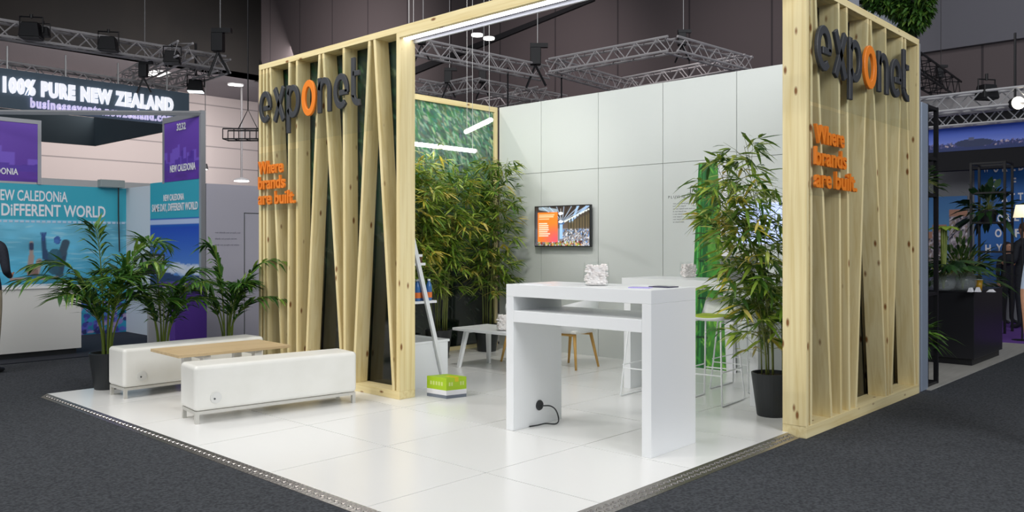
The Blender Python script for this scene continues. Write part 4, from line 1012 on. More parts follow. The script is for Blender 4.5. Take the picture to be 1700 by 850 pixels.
obj('lettering', stext('SAME DAY, DiFFERENT WORLD', 253, 329, 337, 352, NX-.006, .02), print_white, t)
py0, py1 = onx(273, NX-.012), yn+.06; pz0, pz1 = zt(300, 300), zt(300, 193)
obj('purple_print', skyline(50, 70, 6).mesh((NX-.012, py0, pz0), (0, -1, 0), py0-py1, pz1-pz0, (-1, 0, 0)), print_m, t, label='purple skyline print')
obj('lettering', stext('3232', 294, 309, 204, 216, NX-.014, .03), print_white, t)
obj('lettering', stext('NEW CALEDONIA', 283, 325, 272, 284, NX-.014, .02), print_white, t)
zr = zt(336, 183)
ra = g(-30, 186, zr-.04)
t = tag(obj('header_rail', MB().tube([(ra[0], ra[1], zr-.04), (NX, yn+.03, zr-.04)], .036, 4), alu_prof), 'long silver header rail running above the neighbouring stand at left', 'rail')
# counter, kiosk, partition
cx = g(135, 587, NF)
ct = hz(475, cx[0]-.5, cx[1])
t = thing('reception_counter', 'long white reception counter at the left edge', 'counter', (cx[0]-1.2, cx[1], NF), world=True)
obj('body', MB().box(cx[0]-2.6, cx[0], cx[1], cx[1]+.6, NF+.08, ct-.03), counter_white, t)
obj('plinth', MB().box(cx[0]-2.55, cx[0]-.05, cx[1]+.04, cx[1]+.55, NF, NF+.08), black_plastic, t); obj('top', MB().box(cx[0]-2.62, cx[0]+.02, cx[1]-.02, cx[1]+.62, ct-.03, ct), white_gloss, t)
kx, ky = g(290, 590, NF)
t = thing('kiosk', 'purple kiosk with tilted dark screen behind the palms', 'kiosk', (kx, ky, NF), 0)
kh = hz(470, kx, ky)-NF
obj('body', rbox(-.02, .42, -.05, .45, 0, kh), purple_dark, t, bevel=.004)
obj('screen_stand', rbox(-.3, .0, .1, .14, 0, .9), alu_prof, t)
kz = hz(455, kx-.15, ky+.1)-NF
m = MB(); m.hexa([(-.42, .06, kz), (-.12, .06, kz), (-.12, .09, kz), (-.42, .09, kz), (-.42, .02, kz+.26), (-.12, .02, kz+.26), (-.12, .05, kz+.26), (-.42, .05, kz+.26)]); s_ = obj('screen_housing', m, black_plastic, t, bevel=.004)
m = MB(); m.hexa([(-.40, .040, kz+.13), (-.14, .040, kz+.13), (-.14, .045, kz+.13), (-.40, .045, kz+.13), (-.40, .018, kz+.24), (-.14, .018, kz+.24), (-.14, .022, kz+.24), (-.40, .022, kz+.24)]); obj('screen', m, mat('grey_screen', rgb(150, 160, 176), .2), s_)
pz = hz(304, NX, yn); pxr = 8.2
t = thing('partition', 'plain pale partition with small print left of the left-hand screen', 'partition', (6.9, yn, NF), world=True)
obj('panel', MB().box(NX+.06, pxr, yn, yn+.05, NF, pz), lav_white, t)
m = MB(); xa, xb = ony(405, yn), ony(460, yn); z1 = hz(353, xa, yn)
m.box(xa, xa+.012, yn-.003, yn, NF, z1); m.box(xa, xb, yn-.003, yn, z1-.012, z1); obj('door_outline', m, print_grey, t)
m = MB()
for i, (wd) in enumerate((.40, .34, .38)):
    k = text_mb(('our islands our people our welcome to you all')[i*3:i*3+26], wd, .03, 0, .002, res=1); m.merge(k, lambda p, i=i: (p[0], p[1]-.09*i, p[2]))
obj('small_print', place(m, (ony(357, yn), yn-.001, hz(388, ony(370, yn), yn)), (1, 0, 0), (0, -1, 0)), pale_text, t)
# projector-like box and cables where the teal wall meets the side wall
bxp = ony(205, NY)
t = thing('power_box', 'grey box on the corner of the teal wall with black cables', 'box', (bxp, NY-.3, wt), world=True)
obj('housing', MB().box(bxp-.42, bxp-.04, NY-.16, NY-.02, wt+.0, wt+.12), mat('grey_plastic', rgb(150, 160, 160), .5), t, bevel=.006)
obj('cable', MB().tube([(bxp-.12, NY-.10, wt), (bxp-.10, NY-.05, 1.9), (bxp-.08, NY-.04, 1.3)], .012, 6), black_plastic, t)
# white low walls of stands behind
tag(obj('tent_wall', MB().box(2.6, 9.0, 19, 19.05, -.03, hz(293, 5.5, 19)), mat('tent_white', rgb(220, 222, 224), .7)), 'long white partition far behind the teal wall', 'partition')

# hanging banner 100% PURE NEW ZEALAND
zb = 4.6; nx_, ny_ = g(314, 211, zb); fx, fyy = g(199, 246, zb); zt_ = hz(155, nx_, ny_)
t = thing('hanging_banner', 'dark hanging ring banner reading 100% PURE NEW ZEALAND', 'banner', (nx_-4, ny_+3, zb), world=True)
bl_ = nx_-9
obj('front_panel', MB().box(bl_, nx_, ny_, ny_+.06, zb, zt_), banner_navy, t)
obj('side_panel', MB().box(nx_-.06, nx_, ny_+.06, fyy, zb, zt_), banner_under, t)
obj('rear_panel', MB().box(bl_, nx_-.06, fyy-.06, fyy, zb, zt_), banner_under, t)
def btext(s_, u0, u1, va, vb, vc, mt, bold):
    """va,vb: top and bottom of capitals at u0; letters fill to u1"""
    xa, xb = ony(u0, ny_), ony(u1, ny_); z0 = hz(vb, xa, ny_); z1 = hz(va, xa, ny_)
    return place(text_mb(s_, xb-xa, z1-z0, bold, .05, 1.2), (xa, ny_-.002, z0), (1, 0, 0), (0, -1, 0))
obj('lettering', btext('100% PURE NEW ZEALAND', 4, 287, 126, 154, 0, None, .075), lit_letter, t, label='large glowing white lettering')
obj('lettering', btext('businessevents.newzealand.com', 50, 287, 162, 179, 0, None, .03), lit_letter_soft, t, label='small lilac lettering')
# ------------------------------------------------------------------ rigging
def truss(a, b, s, label, m=alu, r_=.025, group='lighting trusses'):
    a, b = Vector(a), Vector(b); d = (b-a); L = d.length; d.normalize(); up = Vector((0, 0, 1)); sd = d.cross(up).normalized(); up = sd.cross(d)
    t = thing('lighting_truss', label, 'truss', tuple((a+b)/2), world=True, group=group)
    cs = [sd*(i*s/2)+up*(j*s/2) for i, j in ((-1, -1), (1, -1), (1, 1), (-1, 1))]
    for c_ in cs: obj('chord', MB().tube([a+c_, b+c_], r_, 6), m, t)
    br = MB(); n = max(2, int(L/s/1.7))
    for k in range(4):
        c0, c1 = cs[k], cs[(k+1) % 4]
        for i in range(n):
            p = a+d*L*i/n; q = a+d*L*(i+1)/n; mid = a+d*L*(i+.5)/n
            br.tube([p+c0, mid+c1], r_*.45, 4, cap=False); br.tube([mid+c1, q+c0], r_*.45, 4, cap=False)
    obj('bracing', br, m, t); return t
def gp(u, v, z): x, y = g(u, v, z); return (x, y, z)
zT = hz(92, nx_, ny_)-.2
ax_, ay_, _ = gp(-40, 33, zT); bx_, by_, _ = gp(372, 105, zT)
truss(gp(-60, 39, zT), gp(370, 106, zT), .36, 'long silver truss above the New Zealand banner', r_=.035)
truss(gp(308, 82, zT-.1), gp(205, 136, zT-.1), .36, 'silver truss going back from the long truss, left of the lit lamp', r_=.03)
truss(gp(372, 108, zT-.1), gp(252, 148, zT-.1), .36, 'silver truss ending at the black hoist near the dark wall corner', r_=.03)
zq = 5.2
truss(gp(-20, 112, zb+1.0), gp(300, 158, zb+1.0), .35, 'thin silver truss just behind the top of the New Zealand banner', r_=.03)
truss(gp(918, 110, zq), gp(1115, 74, zq), .27, 'silver truss forming the near side of the square over the white wall')
truss(gp(1115, 74, zq), gp(1240, 108, zq), .27, 'silver truss forming the right side of the square over the white wall')
truss(gp(915, 110, zq), gp(1050, 148, zq), .27, 'silver truss forming the left side of the square over the white wall')
truss(gp(1040, 140, zq), gp(1243, 103, zq), .27, 'silver truss low behind the top edge of the white wall')
truss(gp(690, 78, zq), gp(905, 122, zq), .27, 'silver truss under the pine beam, left of the square truss')
truss(gp(690, 142, zq), gp(745, 152, zq), .27, 'short silver truss just above the mural corner')
truss(gp(700, 157, zq), gp(790, 138, zq), .27, 'silver truss crossing behind the pendant wires')
truss(gp(790, 142, zq), gp(935, 168, zq), .27, 'silver truss running behind the white wall beside the pendant wires')
truss(gp(800, 176, zq), gp(900, 155, zq), .3, 'silver truss end lowest above the mural frame')
def hoist(u, v, z, label, s=1.0, top=11):
    p = Vector(gp(u, v, z)); t = thing('chain_hoist', label, 'hoist', tuple(p), AZ-PI/2)
    obj('motor', rbox(-.13*s, .13*s, -.1*s, .1*s, 0, .42*s), dark_rig, t, bevel=.02*s); obj('hook_arm', rbox(-.13*s, .30*s, -.06*s, .06*s, .42*s, .52*s), dark_rig, t)
    m = MB(); m.tube([(0, 0, .0), (-.22*s, 0, -.55*s)], .028*s, 5); m.tube([(0, 0, .0), (.25*s, 0, -.5*s)], .028*s, 5); obj('sling', m, dark_rig, t)
    obj('chain', MB().tube([(.05*s, 0, .5*s), (.05*s, 0, top-p.z)], .012*s, 5), dark_rig if p.x > 14.5 or p.y < 4 else wire_m, t); return t
hoist(362, 86, zT+.0, 'black chain hoist at the end of the long left truss', 1.15)
hoist(238, 128, zT-.6, 'black chain hoist below the left truss beside a round downlight', .8)
hoist(889, 108, zq+.1, 'black chain hoist left of the square truss', .9)
hoist(801, 138, zq+.1, 'black chain hoist beside the pendant wires', .7)
hoist(744, 138, zq+.1, 'black chain hoist left of the pendant wires', .7)
hoist(700, 74, zq+.1, 'black chain hoist just right of the pine post', .6)
hoist(1132, 76, zq+.1, 'black chain hoist at the top corner of the square truss', .6)
hoist(1560, 130, 5.0, 'black chain hoist over the black truss at right', .55)
def lampbox(u, v, z, s, label, lit=False, up=.06, p=None):
    p = Vector(p or gp(u, v, z)); t = thing('stage_light', label, 'stage light', tuple(p), AZ-PI/2+.2)
    obj('housing', MB().hexa([(-.2*s, -.16*s, 0), (.2*s, -.16*s, 0), (.2*s, .16*s, 0), (-.2*s, .16*s, 0), (-.15*s, -.12*s, .3*s), (.15*s, -.12*s, .3*s), (.15*s, .12*s, .3*s), (-.15*s, .12*s, .3*s)]), dark_rig, t, bevel=.02*s)
    obj('clamp', MB().tube([(0, 0, .40*s), (0, 0, .42*s+up)], .03*s, 6), dark_rig, t)
    obj('yoke', MB().tube([(-.21*s, 0, .12*s), (-.21*s, 0, .42*s), (.21*s, 0, .42*s), (.21*s, 0, .12*s)], .018*s, 6), dark_rig, t)
    obj('lens', rbox(-.18*s, .18*s, -.14*s, .14*s, -.02*s, 0), lamp_cool if lit else dark_rig, t); return t
yT = gp(100, 58, zT)[1]
def onT(u, v): x = ony(u, yT); return (x, yT, hz(v, x, yT))
lampbox(52, 63, zT-.2, 1.15, 'dark stage light on the long left truss, leftmost in view', p=onT(52, 63)); lampbox(180, 84, zT-.2, 1.1, 'dark stage light on the long left truss above the word PURE', p=onT(180, 84))
lampbox(286, 105, zT-.4, 1.0, 'dark stage light at the crossing of the left trusses'); lampbox(325, 150, zT-.9, 1.1, 'lit stage light beside the end of the New Zealand banner', True, .9, p=(gp(325, 122, zT-.1)[0], gp(325, 122, zT-.1)[1], hz(152, *gp(325, 122, zT-.1)[:2])))
lampbox(66, 63, zT-.2, .7, 'small lamp behind the leftmost dark stage light', p=onT(72, 60))
lampbox(1638, 160, 5.0, .8, 'dark stage light on the silver truss at right', p=(16.2, onx(1638, 16.2), hz(164, 16.2, onx(1638, 16.2))), up=.1)
def downlight(u, v, z, r_, label, m=lamp_on):
    p = gp(u, v, z); t = thing('downlight', label, 'light', p); obj('rim', MB().lathe([(r_*1.15, 0), (r_*1.15, .06)], n=24), white_paint, t); obj('diffuser', MB().lathe([(r_, -.015), (r_, 0)], n=24), m, t)
downlight(260, 123, sz-.06, .55, 'round white downlight in the grey soffit behind the left trusses')
downlight(386, 141, sz-.06, .2, 'small round downlight in the soffit near the dark corner'); downlight(396, 142, sz-.06, .2, 'small round downlight in the soffit, right one of the close pair')
def bay(u, v0, v1, Z, label, r_=.2):
    y = 36.5; x = ony(u, y); z1 = hz(v1, x, y); z0 = sz-.01
    t = thing('pole_light', label, 'light', (x, y, z1)); 
    obj('pole', MB().tube([(0, 0, .12), (0, 0, z0-z1)], .05, 8), mat('grey_pole', rgb(120, 118, 120), .5) if 'grey_pole' not in MATS else MATS['grey_pole'], t)
    obj('shade', MB().lathe([(r_, 0), (r_*.8, .08), (.06, .16)], n=20), alu_prof, t); obj('lamp', MB().lathe([(r_*.9, -.04), (r_*.9, 0)], n=20), lamp_on, t)
bay(401, 168, 300, 26, 'lamp on a tall grey pole against the pale hall wall', .38)
y_ = 36.0; x_ = ony(341, y_)
t = thing('spotlight', 'small bright spotlight beside the purple sign post', 'light', (x_, y_, hz(281, x_, y_))); obj('body', MB().lathe([(.13, 0), (.08, .25)], n=14), dark_rig, t); obj('lamp', MB().lathe([(.085, -.02), (.085, 0)], n=14), lamp_on, t); obj('hanger', MB().tube([(0, 0, .2), (0, 0, sz-hz(281, x_, y_))], .02, 5), dark_rig, t)
p = gp(802, 61, 6.2); t = thing('ceiling_lamp', 'pair of round ceiling lamps under the hall roof, seen beneath the pine beam', 'light', p, AZ-PI/2)
for dx in (-.13, .13): obj('lamp_disc', MB().merge(MB().lathe([(.13, -.02), (.13, .02)], n=20), lambda q: (q[0]+dx, q[1]+dx*1.2, q[2])), lamp_on, t)
obj('hanger', MB().tube([(0, 0, .02), (0, 0, 9.7)], .015, 5), dark_rig, t)
# truss basket near the pine screen at left
p = gp(420, 232, 3.5); t = thing('cable_basket', 'small black hanging frame left of the left screen', 'rigging', p, AZ-PI/2)
m = MB(); s_ = .55
for z in (0, .2):
    m.tube([(-s_, -.15, z), (s_, -.15, z)], .015, 5); m.tube([(-s_, .15, z), (s_, .15, z)], .015, 5)
for i in range(6):
    x = -s_+2*s_*i/5; m.tube([(x, -.15, 0), (x, -.15, .2)], .01, 4); m.tube([(x, .15, 0), (x, .15, .2)], .01, 4); m.tube([(x, -.15, 0), (x, .15, 0)], .01, 4)
obj('frame', m, dark_rig, t); obj('sling', MB().tube([(-.3, 0, .2), (-.1, 0, .6), (.1, 0, .2)], .012, 4), dark_rig, t); obj('chain', MB().tube([(-.1, 0, .6), (-.1, 0, 5)], .012, 5), dark_rig, t)
# banner suspension wires
for i, u in enumerate((12, 109, 196, 277)):
    x = ony(u, ny_+.03)
    tag(obj('suspension_wire', MB().tube([(x, ny_+.03, zt_), (x, ny_+.03, zT-.3)], .022, 5), wire_m), 'pale wire holding the New Zealand banner, number %s from the left edge' % ('one two three four'.split()[i]) if False else 'pale wire holding the New Zealand banner, ' + ('at the left edge', 'above the word PURE', 'above the word NEW', 'at its right end')[i], 'wire', 'banner wires')
for u, v0, Z, lab in ((843, 112, 18, 'thin dark cable with a clamp over the left part of the white wall'), (932, 118, 17, 'thin dark cable below the left corner of the square truss')):
    x, y = g(u, v0, zq)
    t = tag(obj('hanging_cable', MB().tube([(x, y, 2.5), (x, y, zq)], .018, 5), dark_rig), lab, 'cable')
# raking dark strip on the grey hall wall, drawn for a ceiling slab's shadow gap
def wp(u, v, x=19.9): y = onx(u, x); return (x, y, hz(v, x, y))
a0, a1, b0_, b1_ = wp(640, 130), wp(985, -5), wp(985, 1), wp(640, 142)
m = MB(); m.hexa([a0, a1, (20, a1[1], a1[2]), (20, a0[1], a0[2]), b1_, b0_, (20, b0_[1], b0_[2]), (20, b1_[1], b1_[2])]); struct('trim_3', m, ceil_dark)
# slanting dark panel where the fascia meets the grey wall
e0, e1, e2, e3 = wp(300, -120), wp(372, -120), wp(440, 135), wp(300, 135)
m = MB(); m.hexa([e0, e1, (20, e1[1], e1[2]), (20, e0[1], e0[2]), e3, e2, (20, e2[1], e2[2]), (20, e3[1], e3[2])]); struct('trim_4', m, hall_dark)

# ------------------------------------------------------------------ right neighbour
tag(obj('stand_floor_vinyl', MB().box(8.95, 13.9, 2.62, 12, -.03, -.018), vinyl_grey), 'pale grey wood vinyl floor of the neighbouring stand at right', 'floor')
tag(obj('purple_carpet', MB().box(13.9, 19.5, 1.0, 8, -.03, -.015), purple_carpet), 'purple carpet beyond the black counter at far right', 'carpet')
t = thing('end_profile', 'grey-blue upright end panel at the right end of the right screen', 'panel', (8.85, 2.72, NF), world=True)
obj('upper_strip', MB().box(8.73, 8.79, 2.67, 3.0, NF, 3.42), alu_prof, t); obj('end_panel', MB().box(8.80, 9.0, 2.66, 2.86, NF, 2.85), blue_prof, t, bevel=.01)
tag(obj('partition', MB().box(11.2, 11.26, onx(1494, 11.2), onx(1409, 11.2), NF, 4.9), mat('blue_grey_partition', rgb(140, 146, 158), .6)), 'blue-grey partition rising behind the top of the right screen', 'partition')
def bar(m, a, b, w_=.02):
    a, b = Vector(a), Vector(b); lo = Vector((min(a.x, b.x)-w_/2, min(a.y, b.y)-w_/2, min(a.z, b.z)-w_/2)); hi = Vector((max(a.x, b.x)+w_/2, max(a.y, b.y)+w_/2, max(a.z, b.z)+w_/2)); m.box(lo.x, hi.x, lo.y, hi.y, lo.z, hi.z)
def rack(x0, x1, y0, y1, zt, shelves, label, w_=.035, slab_=True, nm='plant_rack'):
    t = thing(nm, label, 'rack', ((x0+x1)/2, (y0+y1)/2, NF), world=True)
    for x in (x0, x1):
        for y in (y0, y1): m = MB(); bar(m, (x, y, NF+w_/2), (x, y, zt), w_); obj('upright', m, black_steel, t)
    for z in shelves+[zt]:
        m = MB(); bar(m, (x0, y0, z), (x1, y0, z), w_*.8); bar(m, (x0, y1, z), (x1, y1, z), w_*.8); bar(m, (x0, y0, z), (x0, y1, z), w_*.8); bar(m, (x1, y0, z), (x1, y1, z), w_*.8)
        if slab_: m.box(x0, x1, y0, y1, z-.008, z+.008)
        obj('shelf', m, black_steel, t)
    return t
rx, ry = 9.39, 2.70
zs = [hz(v, rx, ry) for v in (636, 575, 487, 441, 265)]
zs = [hz(v, rx, ry) for v in (575, 487, 265)]; zs2 = zs[0], zs[1], hz(325, rx, ry), zs[2]
rack(9.06, rx, ry, 3.1, hz(182, rx, ry), [hz(634, rx, ry)]+list(zs2), 'tall black steel rack with potted greenery beside the right screen', .04)
def bush(loc, label, n, rad, L, w_, pal, seed, cat='plant', hang=0, potr=.09, poth=.13, name='potted_plant', up=.5, withpot=True, flat=1.0):
    rr = random.Random(seed); t = thing(name, label, cat, loc); lf = MB(); st = MB(); z0 = poth if withpot else 0
    if withpot: pot(t, potr, potr*.75, poth)
    for i in range(n):
        a = rr.uniform(0, 2*PI); el = rr.uniform(-.2-hang, up+.6); k = rr.uniform(.3, 1); d = Vector((math.cos(a)*math.cos(el), math.sin(a)*math.cos(el), math.sin(el)))
        p = Vector((0, 0, z0))+Vector((d.x*rad*k, d.y*rad*k*flat, max(d.z, -hang)*rad*k)); 
        if hang: p.z -= rr.uniform(0, hang)*k*rad
        st.tube([(0, 0, z0-.02), Vector((p.x*.5, p.y*.5, (p.z+z0)/2+.03)), p], [.004, .003, .002], 4)
        leaf(lf, p, d, L*rr.uniform(.7, 1.2), w_*rr.uniform(.8, 1.2), rr.choice(pal), rr.uniform(.2, .6), rr.uniform(-.7, .7))
    obj('stems', st, stem_m, t); obj('leaves', lf, leaf_m, t); return t
FP = [rgb(60, 90, 50), rgb(78, 108, 62), rgb(98, 124, 78), rgb(46, 74, 40)]
bush((9.24, 2.86, hz(325, rx, ry)+.01), 'trailing plant on the upper shelf of the black rack', 130, .26, .12, .04, FP, 1, hang=.3)
bush((9.24, 2.86, zs[0]+.01), 'bright fern on the lowest shelf of the black rack', 90, .24, .22, .035, [rgb(84, 130, 40), rgb(110, 156, 50), rgb(64, 104, 36)], 2, hang=.3)
# overhead planter with hanging greenery
y1_ = onx(1431, 10.4); y2_ = onx(1518, 10.4)
t = thing('overhead_planter', 'black overhead frame with a thick mass of hanging green foliage', 'planter', (10.4, (y1_+y2_)/2, NF), world=True)
for y in (y1_, y2_): m = MB(); bar(m, (10.4, y, NF+.03), (10.4, y, 4.7), .05); obj('upright', m, black_steel, t)
m = MB(); bar(m, (10.4, y1_, 4.4), (10.4, y2_, 4.4), .05); obj('top_bar', m, black_steel, t)
lf = MB(); rr = random.Random(6); zc = hz(8, 10.4, (y1_+y2_)/2)
for i in range(3600):
    u_ = rr.uniform(1438, 1546); vm = float(np.interp(u_, [1438, 1455, 1475, 1490, 1500, 1515, 1530, 1546], [6, 12, 18, 26, 44, 50, 44, 16]))
    v_ = vm-abs(rr.gauss(0, 30)); x = 10.4+rr.uniform(-.25, .25); y = onx(u_, x); a = rr.uniform(0, 2*PI)
    leaf(lf, (x, y, hz(v_, x, y)), (math.cos(a), math.sin(a), rr.uniform(-.9, .1)), .09, .035, rr.choice([rgb(44, 78, 28), rgb(60, 98, 34), rgb(88, 118, 44), rgb(34, 60, 24)]), .5, rr.uniform(-.8, .8))
tag(obj('foliage', lf, leaf_m, t), kind='stuff')
# black counter
kx, ky = g(1617, 608, -.018); kt = hz(484, kx, ky)
t = thing('black_counter', 'black box counter carrying glass vases at the neighbouring stand', 'counter', (kx+.67, ky+.3, -.018), world=True)
obj('body', MB().box(kx, kx+1.34, ky, ky+.62, .06, kt-.02), mat('black_laminate', rgb(34, 34, 38), .3), t, bevel=.003); obj('plinth', MB().box(kx+.03, kx+1.3, ky+.03, ky+.58, -.018, .06), black_steel, t); obj('worktop', MB().box(kx-.005, kx+1.345, ky-.005, ky+.625, kt-.02, kt), MATS['black_laminate'], t)
def bowl(u, v, r_, label, bright=0):
    x, y = g(u, v, kt); y = max(y, ky+r_*.8+.02); t = thing('glass_vase', label, 'vase', (x, y, kt), 0)
    obj('glass_bowl', MB().lathe([(r_*.6, 0), (r_*.9, r_*.25), (r_, r_*.7), (r_*.85, r_*1.15), (r_*.6, r_*1.4)], n=24), frosted, t, smooth=True)
    st = MB(); lf = MB(); rr = random.Random(int(u))
    for i in range(10):
        a = 2*PI*i/10+rr.uniform(-.2, .2); h = rr.uniform(.12, .3); rd = rr.uniform(.15, .3); e = (rd*math.cos(a), rd*math.sin(a)*.8, r_*1.3+h*.6)
        st.tube([(0, 0, .02), (e[0]*.2, e[1]*.2, r_*1.3), e], [.006, .005, .003], 5)
        L = rr.uniform(.22, .34); d = Vector((math.cos(a), math.sin(a), rr.uniform(-.3, .3)))
        for k in range(-3, 4):   # a split monstera leaf: seven lobes
            b = a+k*.33; leaf(lf, e, (math.cos(b), math.sin(b), d.z), L*(1-.1*abs(k)), .06, rr.choice([rgb(36, 74, 34), rgb(50, 92, 40), rgb(28, 60, 30), rgb(66, 104, 48)]), .3, .2)
    if bright:
        for dx in (-.05, .03, .1):
            st.tube([(0, 0, .03), (dx, 0, .5), (dx*1.2, 0, bright)], [.016, .018, .014], 6)
        for k in range(9):
            b = 2*PI*k/9; leaf(lf, (.05, 0, bright), (math.cos(b), math.sin(b), .15), .22, .12, rgb(160, 190, 70), .4, .0)
    obj('stems', st, palm_stem, t); obj('leaves', lf, leaf_m, t); return t
bowl(1566, 482, .14, 'glass vase with tall pale green leaf on the black counter', .78)
bowl(1598, 482, .16, 'round glass vase of split dark leaves on the black counter')
x, y = g(1640, 483, kt); t = thing('drinks_cup', 'yellow cup on the black counter', 'cup', (x, y+.1, kt)); obj('cup', MB().lathe([(.035, 0), (.045, .13), (.04, .13), (.032, .01)], n=18), mat('amber_cup', rgb(196, 150, 40), .3), t, smooth=True); obj('rim', MB().lathe([(.046, .13), (.046, .138)], n=18), white_paint, t)
for i, (u, lab, sz_) in enumerate(((1621, 'small white card stand at the corner of the black counter', (.10, .05, .05)), (1633, 'white napkin holder left of the yellow cup', (.07, .06, .055)), (1655, 'white dish right of the yellow cup', (.10, .08, .03)))):
    x, y = g(u, 485, kt); o = tag(obj('card_stand' if i == 0 else 'napkin_holder' if i == 1 else 'dish', MB().hexa([(-sz_[0]/2, -sz_[1]/2, 0), (sz_[0]/2, -sz_[1]/2, 0), (sz_[0]/2, sz_[1]/2, 0), (-sz_[0]/2, sz_[1]/2, 0), (-sz_[0]/2*.9, -.01, sz_[2]), (sz_[0]/2*.9, -.01, sz_[2]), (sz_[0]/2*.9, .01, sz_[2]), (-sz_[0]/2*.9, .01, sz_[2])]), print_white, off=(0, 0, 0)), lab, 'tableware'); o.location = (x, y+.06, kt)
# rear rack with plant, backdrop wall
BX = 17.6
qx, qy1, qy0 = 15.2, onx(1612, 15.2), onx(1668, 15.2)
rack(qx, qx+.5, qy0, qy1, hz(272, qx, qy1), [hz(370, qx, qy1), hz(418, qx, qy1), hz(321, qx, qy1)], 'black open rack in front of the blue lettered wall', .035, False)
bush((qx+.25, (qy0+qy1)/2+.05, hz(370, qx, qy1)+.015), 'dark leafy plant on the rear black rack', 90, .42, .34, .09, [rgb(34, 66, 34), rgb(46, 82, 40), rgb(28, 54, 30)], 8, hang=.35, potr=.14, poth=.2, up=.9)
bush((qx-1.2, (qy0+qy1)/2+.1, NF), 'bushy green planter behind the black counter', 260, .62, .26, .05, [rgb(36, 62, 30), rgb(50, 80, 36), rgb(66, 92, 44)], 9, hang=.25, potr=.3, poth=.98, up=.7)
t = thing('backdrop_wall', 'blue backdrop wall lettered WORLD OF at far right', 'wall', (BX, onx(1640, BX), NF), world=True)
yl, yr_ = onx(1530, BX), onx(1760, BX); top = hz(262, BX, onx(1620, BX))
obj('wall_panel', MB().box(BX, BX+.1, yr_, yl, NF, top), mat('grey_backdrop', rgb(120, 122, 126), .6), t)
obj('blue_print', MB().box(BX-.01, BX, yr_, onx(1618, BX), hz(470, BX, onx(1650, BX)), top), sign_blue, t, label='plain blue print')
def rtext(s_, u0, u1, v0, v1):
    x = BX-.01; ya, yb = onx(u0, x), onx(u1, x); ym = onx((u0+u1)/2, x); za, zb_ = hz(v1, x, ym), hz(v0, x, ym)
    return place(text_mb(s_, ya-yb, zb_-za, .03, .01), (x-.002, ya, za), (0, -1, 0), (-1, 0, 0))
for s_, u0, u1, v0, v1 in (('W', 1632, 1642, 272, 286), ('O', 1649, 1658, 272, 286), ('R', 1664, 1673, 271, 285), ('L', 1679, 1686, 270, 284), ('D', 1691, 1700, 269, 283), ('O', 1647, 1656, 297, 311), ('F', 1679, 1687, 295, 309), ('A', 1663, 1673, 322, 335), ('T', 1676, 1685, 321, 334), ('T', 1690, 1699, 320, 333), ('M', 1641, 1652, 357, 369), ('O', 1656, 1665, 356, 369), ('R', 1669, 1678, 355, 368), ('E', 1684, 1692, 354, 367), ('O', 1652, 1663, 380, 394), ('F', 1685, 1694, 380, 394), ('H', 1636, 1645, 406, 420), ('Y', 1654, 1664, 405, 419), ('B', 1672, 1681, 405, 418)):
    obj('letter', rtext(s_, u0, u1, v0, v1), print_white, t)
c = Canvas(60, 80, (120, 150, 190)); r = random.Random(5)
c.grad(.62, 1.01, (90, 150, 200), (50, 110, 170))
for (u0, u1, h) in ((0, .20, .60), (.12, .48, .68), (.55, 1.0, .84)):
    c.rect(u0, u1, 0, h, (168, 158, 168)); c.rect(u0, u1, h-.05, h+.02, (176, 128, 104))
    for i in range(260):
        u, v = r.uniform(u0, u1-.03), r.uniform(0, h-.07); c.rect(u, u+.05, v, v+.025, r.choice([(70, 66, 84), (120, 110, 124), (210, 204, 210), (150, 132, 120)]))
c.rect(0, 1, 0, .14, (60, 70, 100), .7)
hy0, hy1 = onx(1541, BX-.02), onx(1606, BX-.02); z0 = hz(480, BX, hy1); z1 = hz(325, BX, hy1)
obj('city_print', c.mesh((BX-.02, hy0, z0), (0, -1, 0), hy0-hy1, z1-z0, (-1, 0, 0)), print_m, t, label='photograph of pale city tower blocks')
t = thing('harbour_banner', 'long hanging banner of a blue harbour skyline at dusk at right', 'banner', (16.6, onx(1640, 16.6), 3.4), world=True)
hx = 16.6; ha, hb = onx(1525, hx), onx(1760, hx); z0 = hz(250, hx, onx(1600, hx)); z1 = hz(209, hx, onx(1600, hx))
c = Canvas(150, 40, (50, 90, 200)); c.grad(.3, 1.01, (120, 140, 225), (44, 80, 196)); c.rect(0, 1, 0, .3, (50, 62, 120)); r = random.Random(8)
for i in range(200): u, v = r.random(), r.uniform(.12, .34); c.ell(u, v, r.uniform(.003, .008), r.uniform(.02, .06), r.choice([(60, 70, 130), (120, 110, 160), (200, 180, 190), (40, 50, 96)]), .9)
c.ell(.42, .3, .14, .16, (46, 58, 96)); c.rect(.38, .42, .4, .52, (90, 96, 130)); c.rect(0, 1, 0, .14, (40, 56, 110))
obj('print', c.mesh((hx, ha, z0), (0, -1, 0), ha-hb, z1-z0, (-1, 0, 0)), glow_print_m, t); obj('backing', MB().box(hx+.01, hx+.25, hb, ha, z0-.35, z1+.02), ceil_dark, t)
truss((16.2, onx(1500, 16.2), hz(176, 16.2, onx(1540, 16.2))+.0), (16.2, onx(1780, 16.2), hz(176, 16.2, onx(1540, 16.2))), .28, 'silver truss at right under the bulkhead, upper of the two', mat('pale_aluminium', rgb(205, 205, 208), .4, .3), .026)
zz_ = hz(205, 16.7, onx(1540, 16.7))
truss((16.4, onx(1500, 16.4), hz(203, 16.4, onx(1540, 16.4))), (16.4, onx(1780, 16.4), hz(203, 16.4, onx(1540, 16.4))), .22, 'silver truss just above the harbour banner', MATS['pale_aluminium'], .022)
truss(gp(1500, 100, 4.6), gp(1580, 152, 4.6), .36, 'black truss poking out behind the right screen', dark_rig, .02)
x_, y_ = at(1690, 14.0); t = thing('work_light', 'glaring round flood light at the right edge', 'light', (x_, y_, hz(171, x_, y_)), AZ-PI/2)
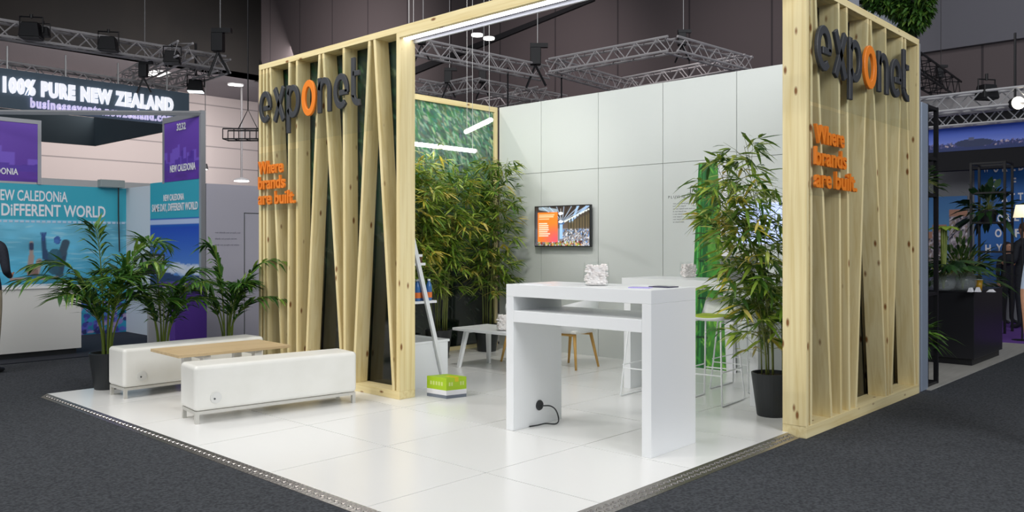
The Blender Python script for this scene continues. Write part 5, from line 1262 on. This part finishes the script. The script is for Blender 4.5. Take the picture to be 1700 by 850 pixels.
obj('housing', MB().merge(MB().lathe([(.115, 0), (.10, .12), (.05, .17)], n=20), lambda q: (q[0], q[2], q[1])), dark_rig, t); obj('lamp', MB().merge(MB().lathe([(.105, -.02), (.105, 0)], n=20), lambda q: (q[0], q[2], q[1])), mat('flood_glow', (1, 1, 1, 1), .4, emit=(1, .9, .7, 1), es=8), t); obj('hanger', MB().tube([(0, .08, .1), (0, .08, 1.2)], .02, 6), dark_rig, t)
x_, y_ = at(1697, 12.5); t = thing('standing_lamp', 'lamp with glowing cream shade at the right edge', 'lamp', (x_, y_, NF)); lz = hz(361, x_, y_)-NF
obj('base', MB().lathe([(.14, 0), (.14, .02)], n=20), black_steel, t); obj('pole', MB().tube([(0, 0, .02), (0, 0, lz+.05)], .012, 8), black_steel, t); obj('lamp_shade', MB().lathe([(.12, lz), (.085, lz+.19)], n=24), shade_m, t, smooth=True)
# step in the hall wall at right: paler upper band and bulkhead
ub = hz(88, 19.9, onx(1530, 19.9)); struct('wall_upper_band', MB().box(19.86, 20, -22, 7.2, ub, 16), mat('cool_grey_wall', rgb(100, 100, 108), .8)); m = MB(); lb = hz(178, 18.5, onx(1600, 18.5))
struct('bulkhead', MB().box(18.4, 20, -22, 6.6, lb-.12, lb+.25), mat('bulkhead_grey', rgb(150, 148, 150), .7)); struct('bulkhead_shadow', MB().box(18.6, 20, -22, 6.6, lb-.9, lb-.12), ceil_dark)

# ------------------------------------------------------------------ the people
x_, y_ = at(-25, 9.4)
person((x_, y_, NF), 2.4, 'person at the left edge in charcoal jumper and beige trousers, mostly out of frame', 1.03, jumper, beige_cloth, hair_dark, arm=1)
x_, y_ = at(1701, 14.2)
person((x_, y_, NF+.015), AZ+PI/2+.3, 'person in a dark suit seen from behind at the right edge', 1.03, suit, suit, mottled('brown_hair', rgb(84, 58, 44), rgb(104, 74, 56), 40, .6), arm=1)
x_, y_ = at(1673, 15.2)
person((x_, y_, NF+.015), AZ-PI/2+.2, 'dark-haired person facing the camera behind the suited person', .84, suit, suit, hair_dark, long_hair=True)
x_, y_ = at(1761, 6.0)
person((x_, y_, NF), AZ-PI/2, 'person in a pale short-sleeved shirt whose bare forearm hangs at the right edge', 1.0, blue_shirt, suit, hair_dark, sleeve=.28)
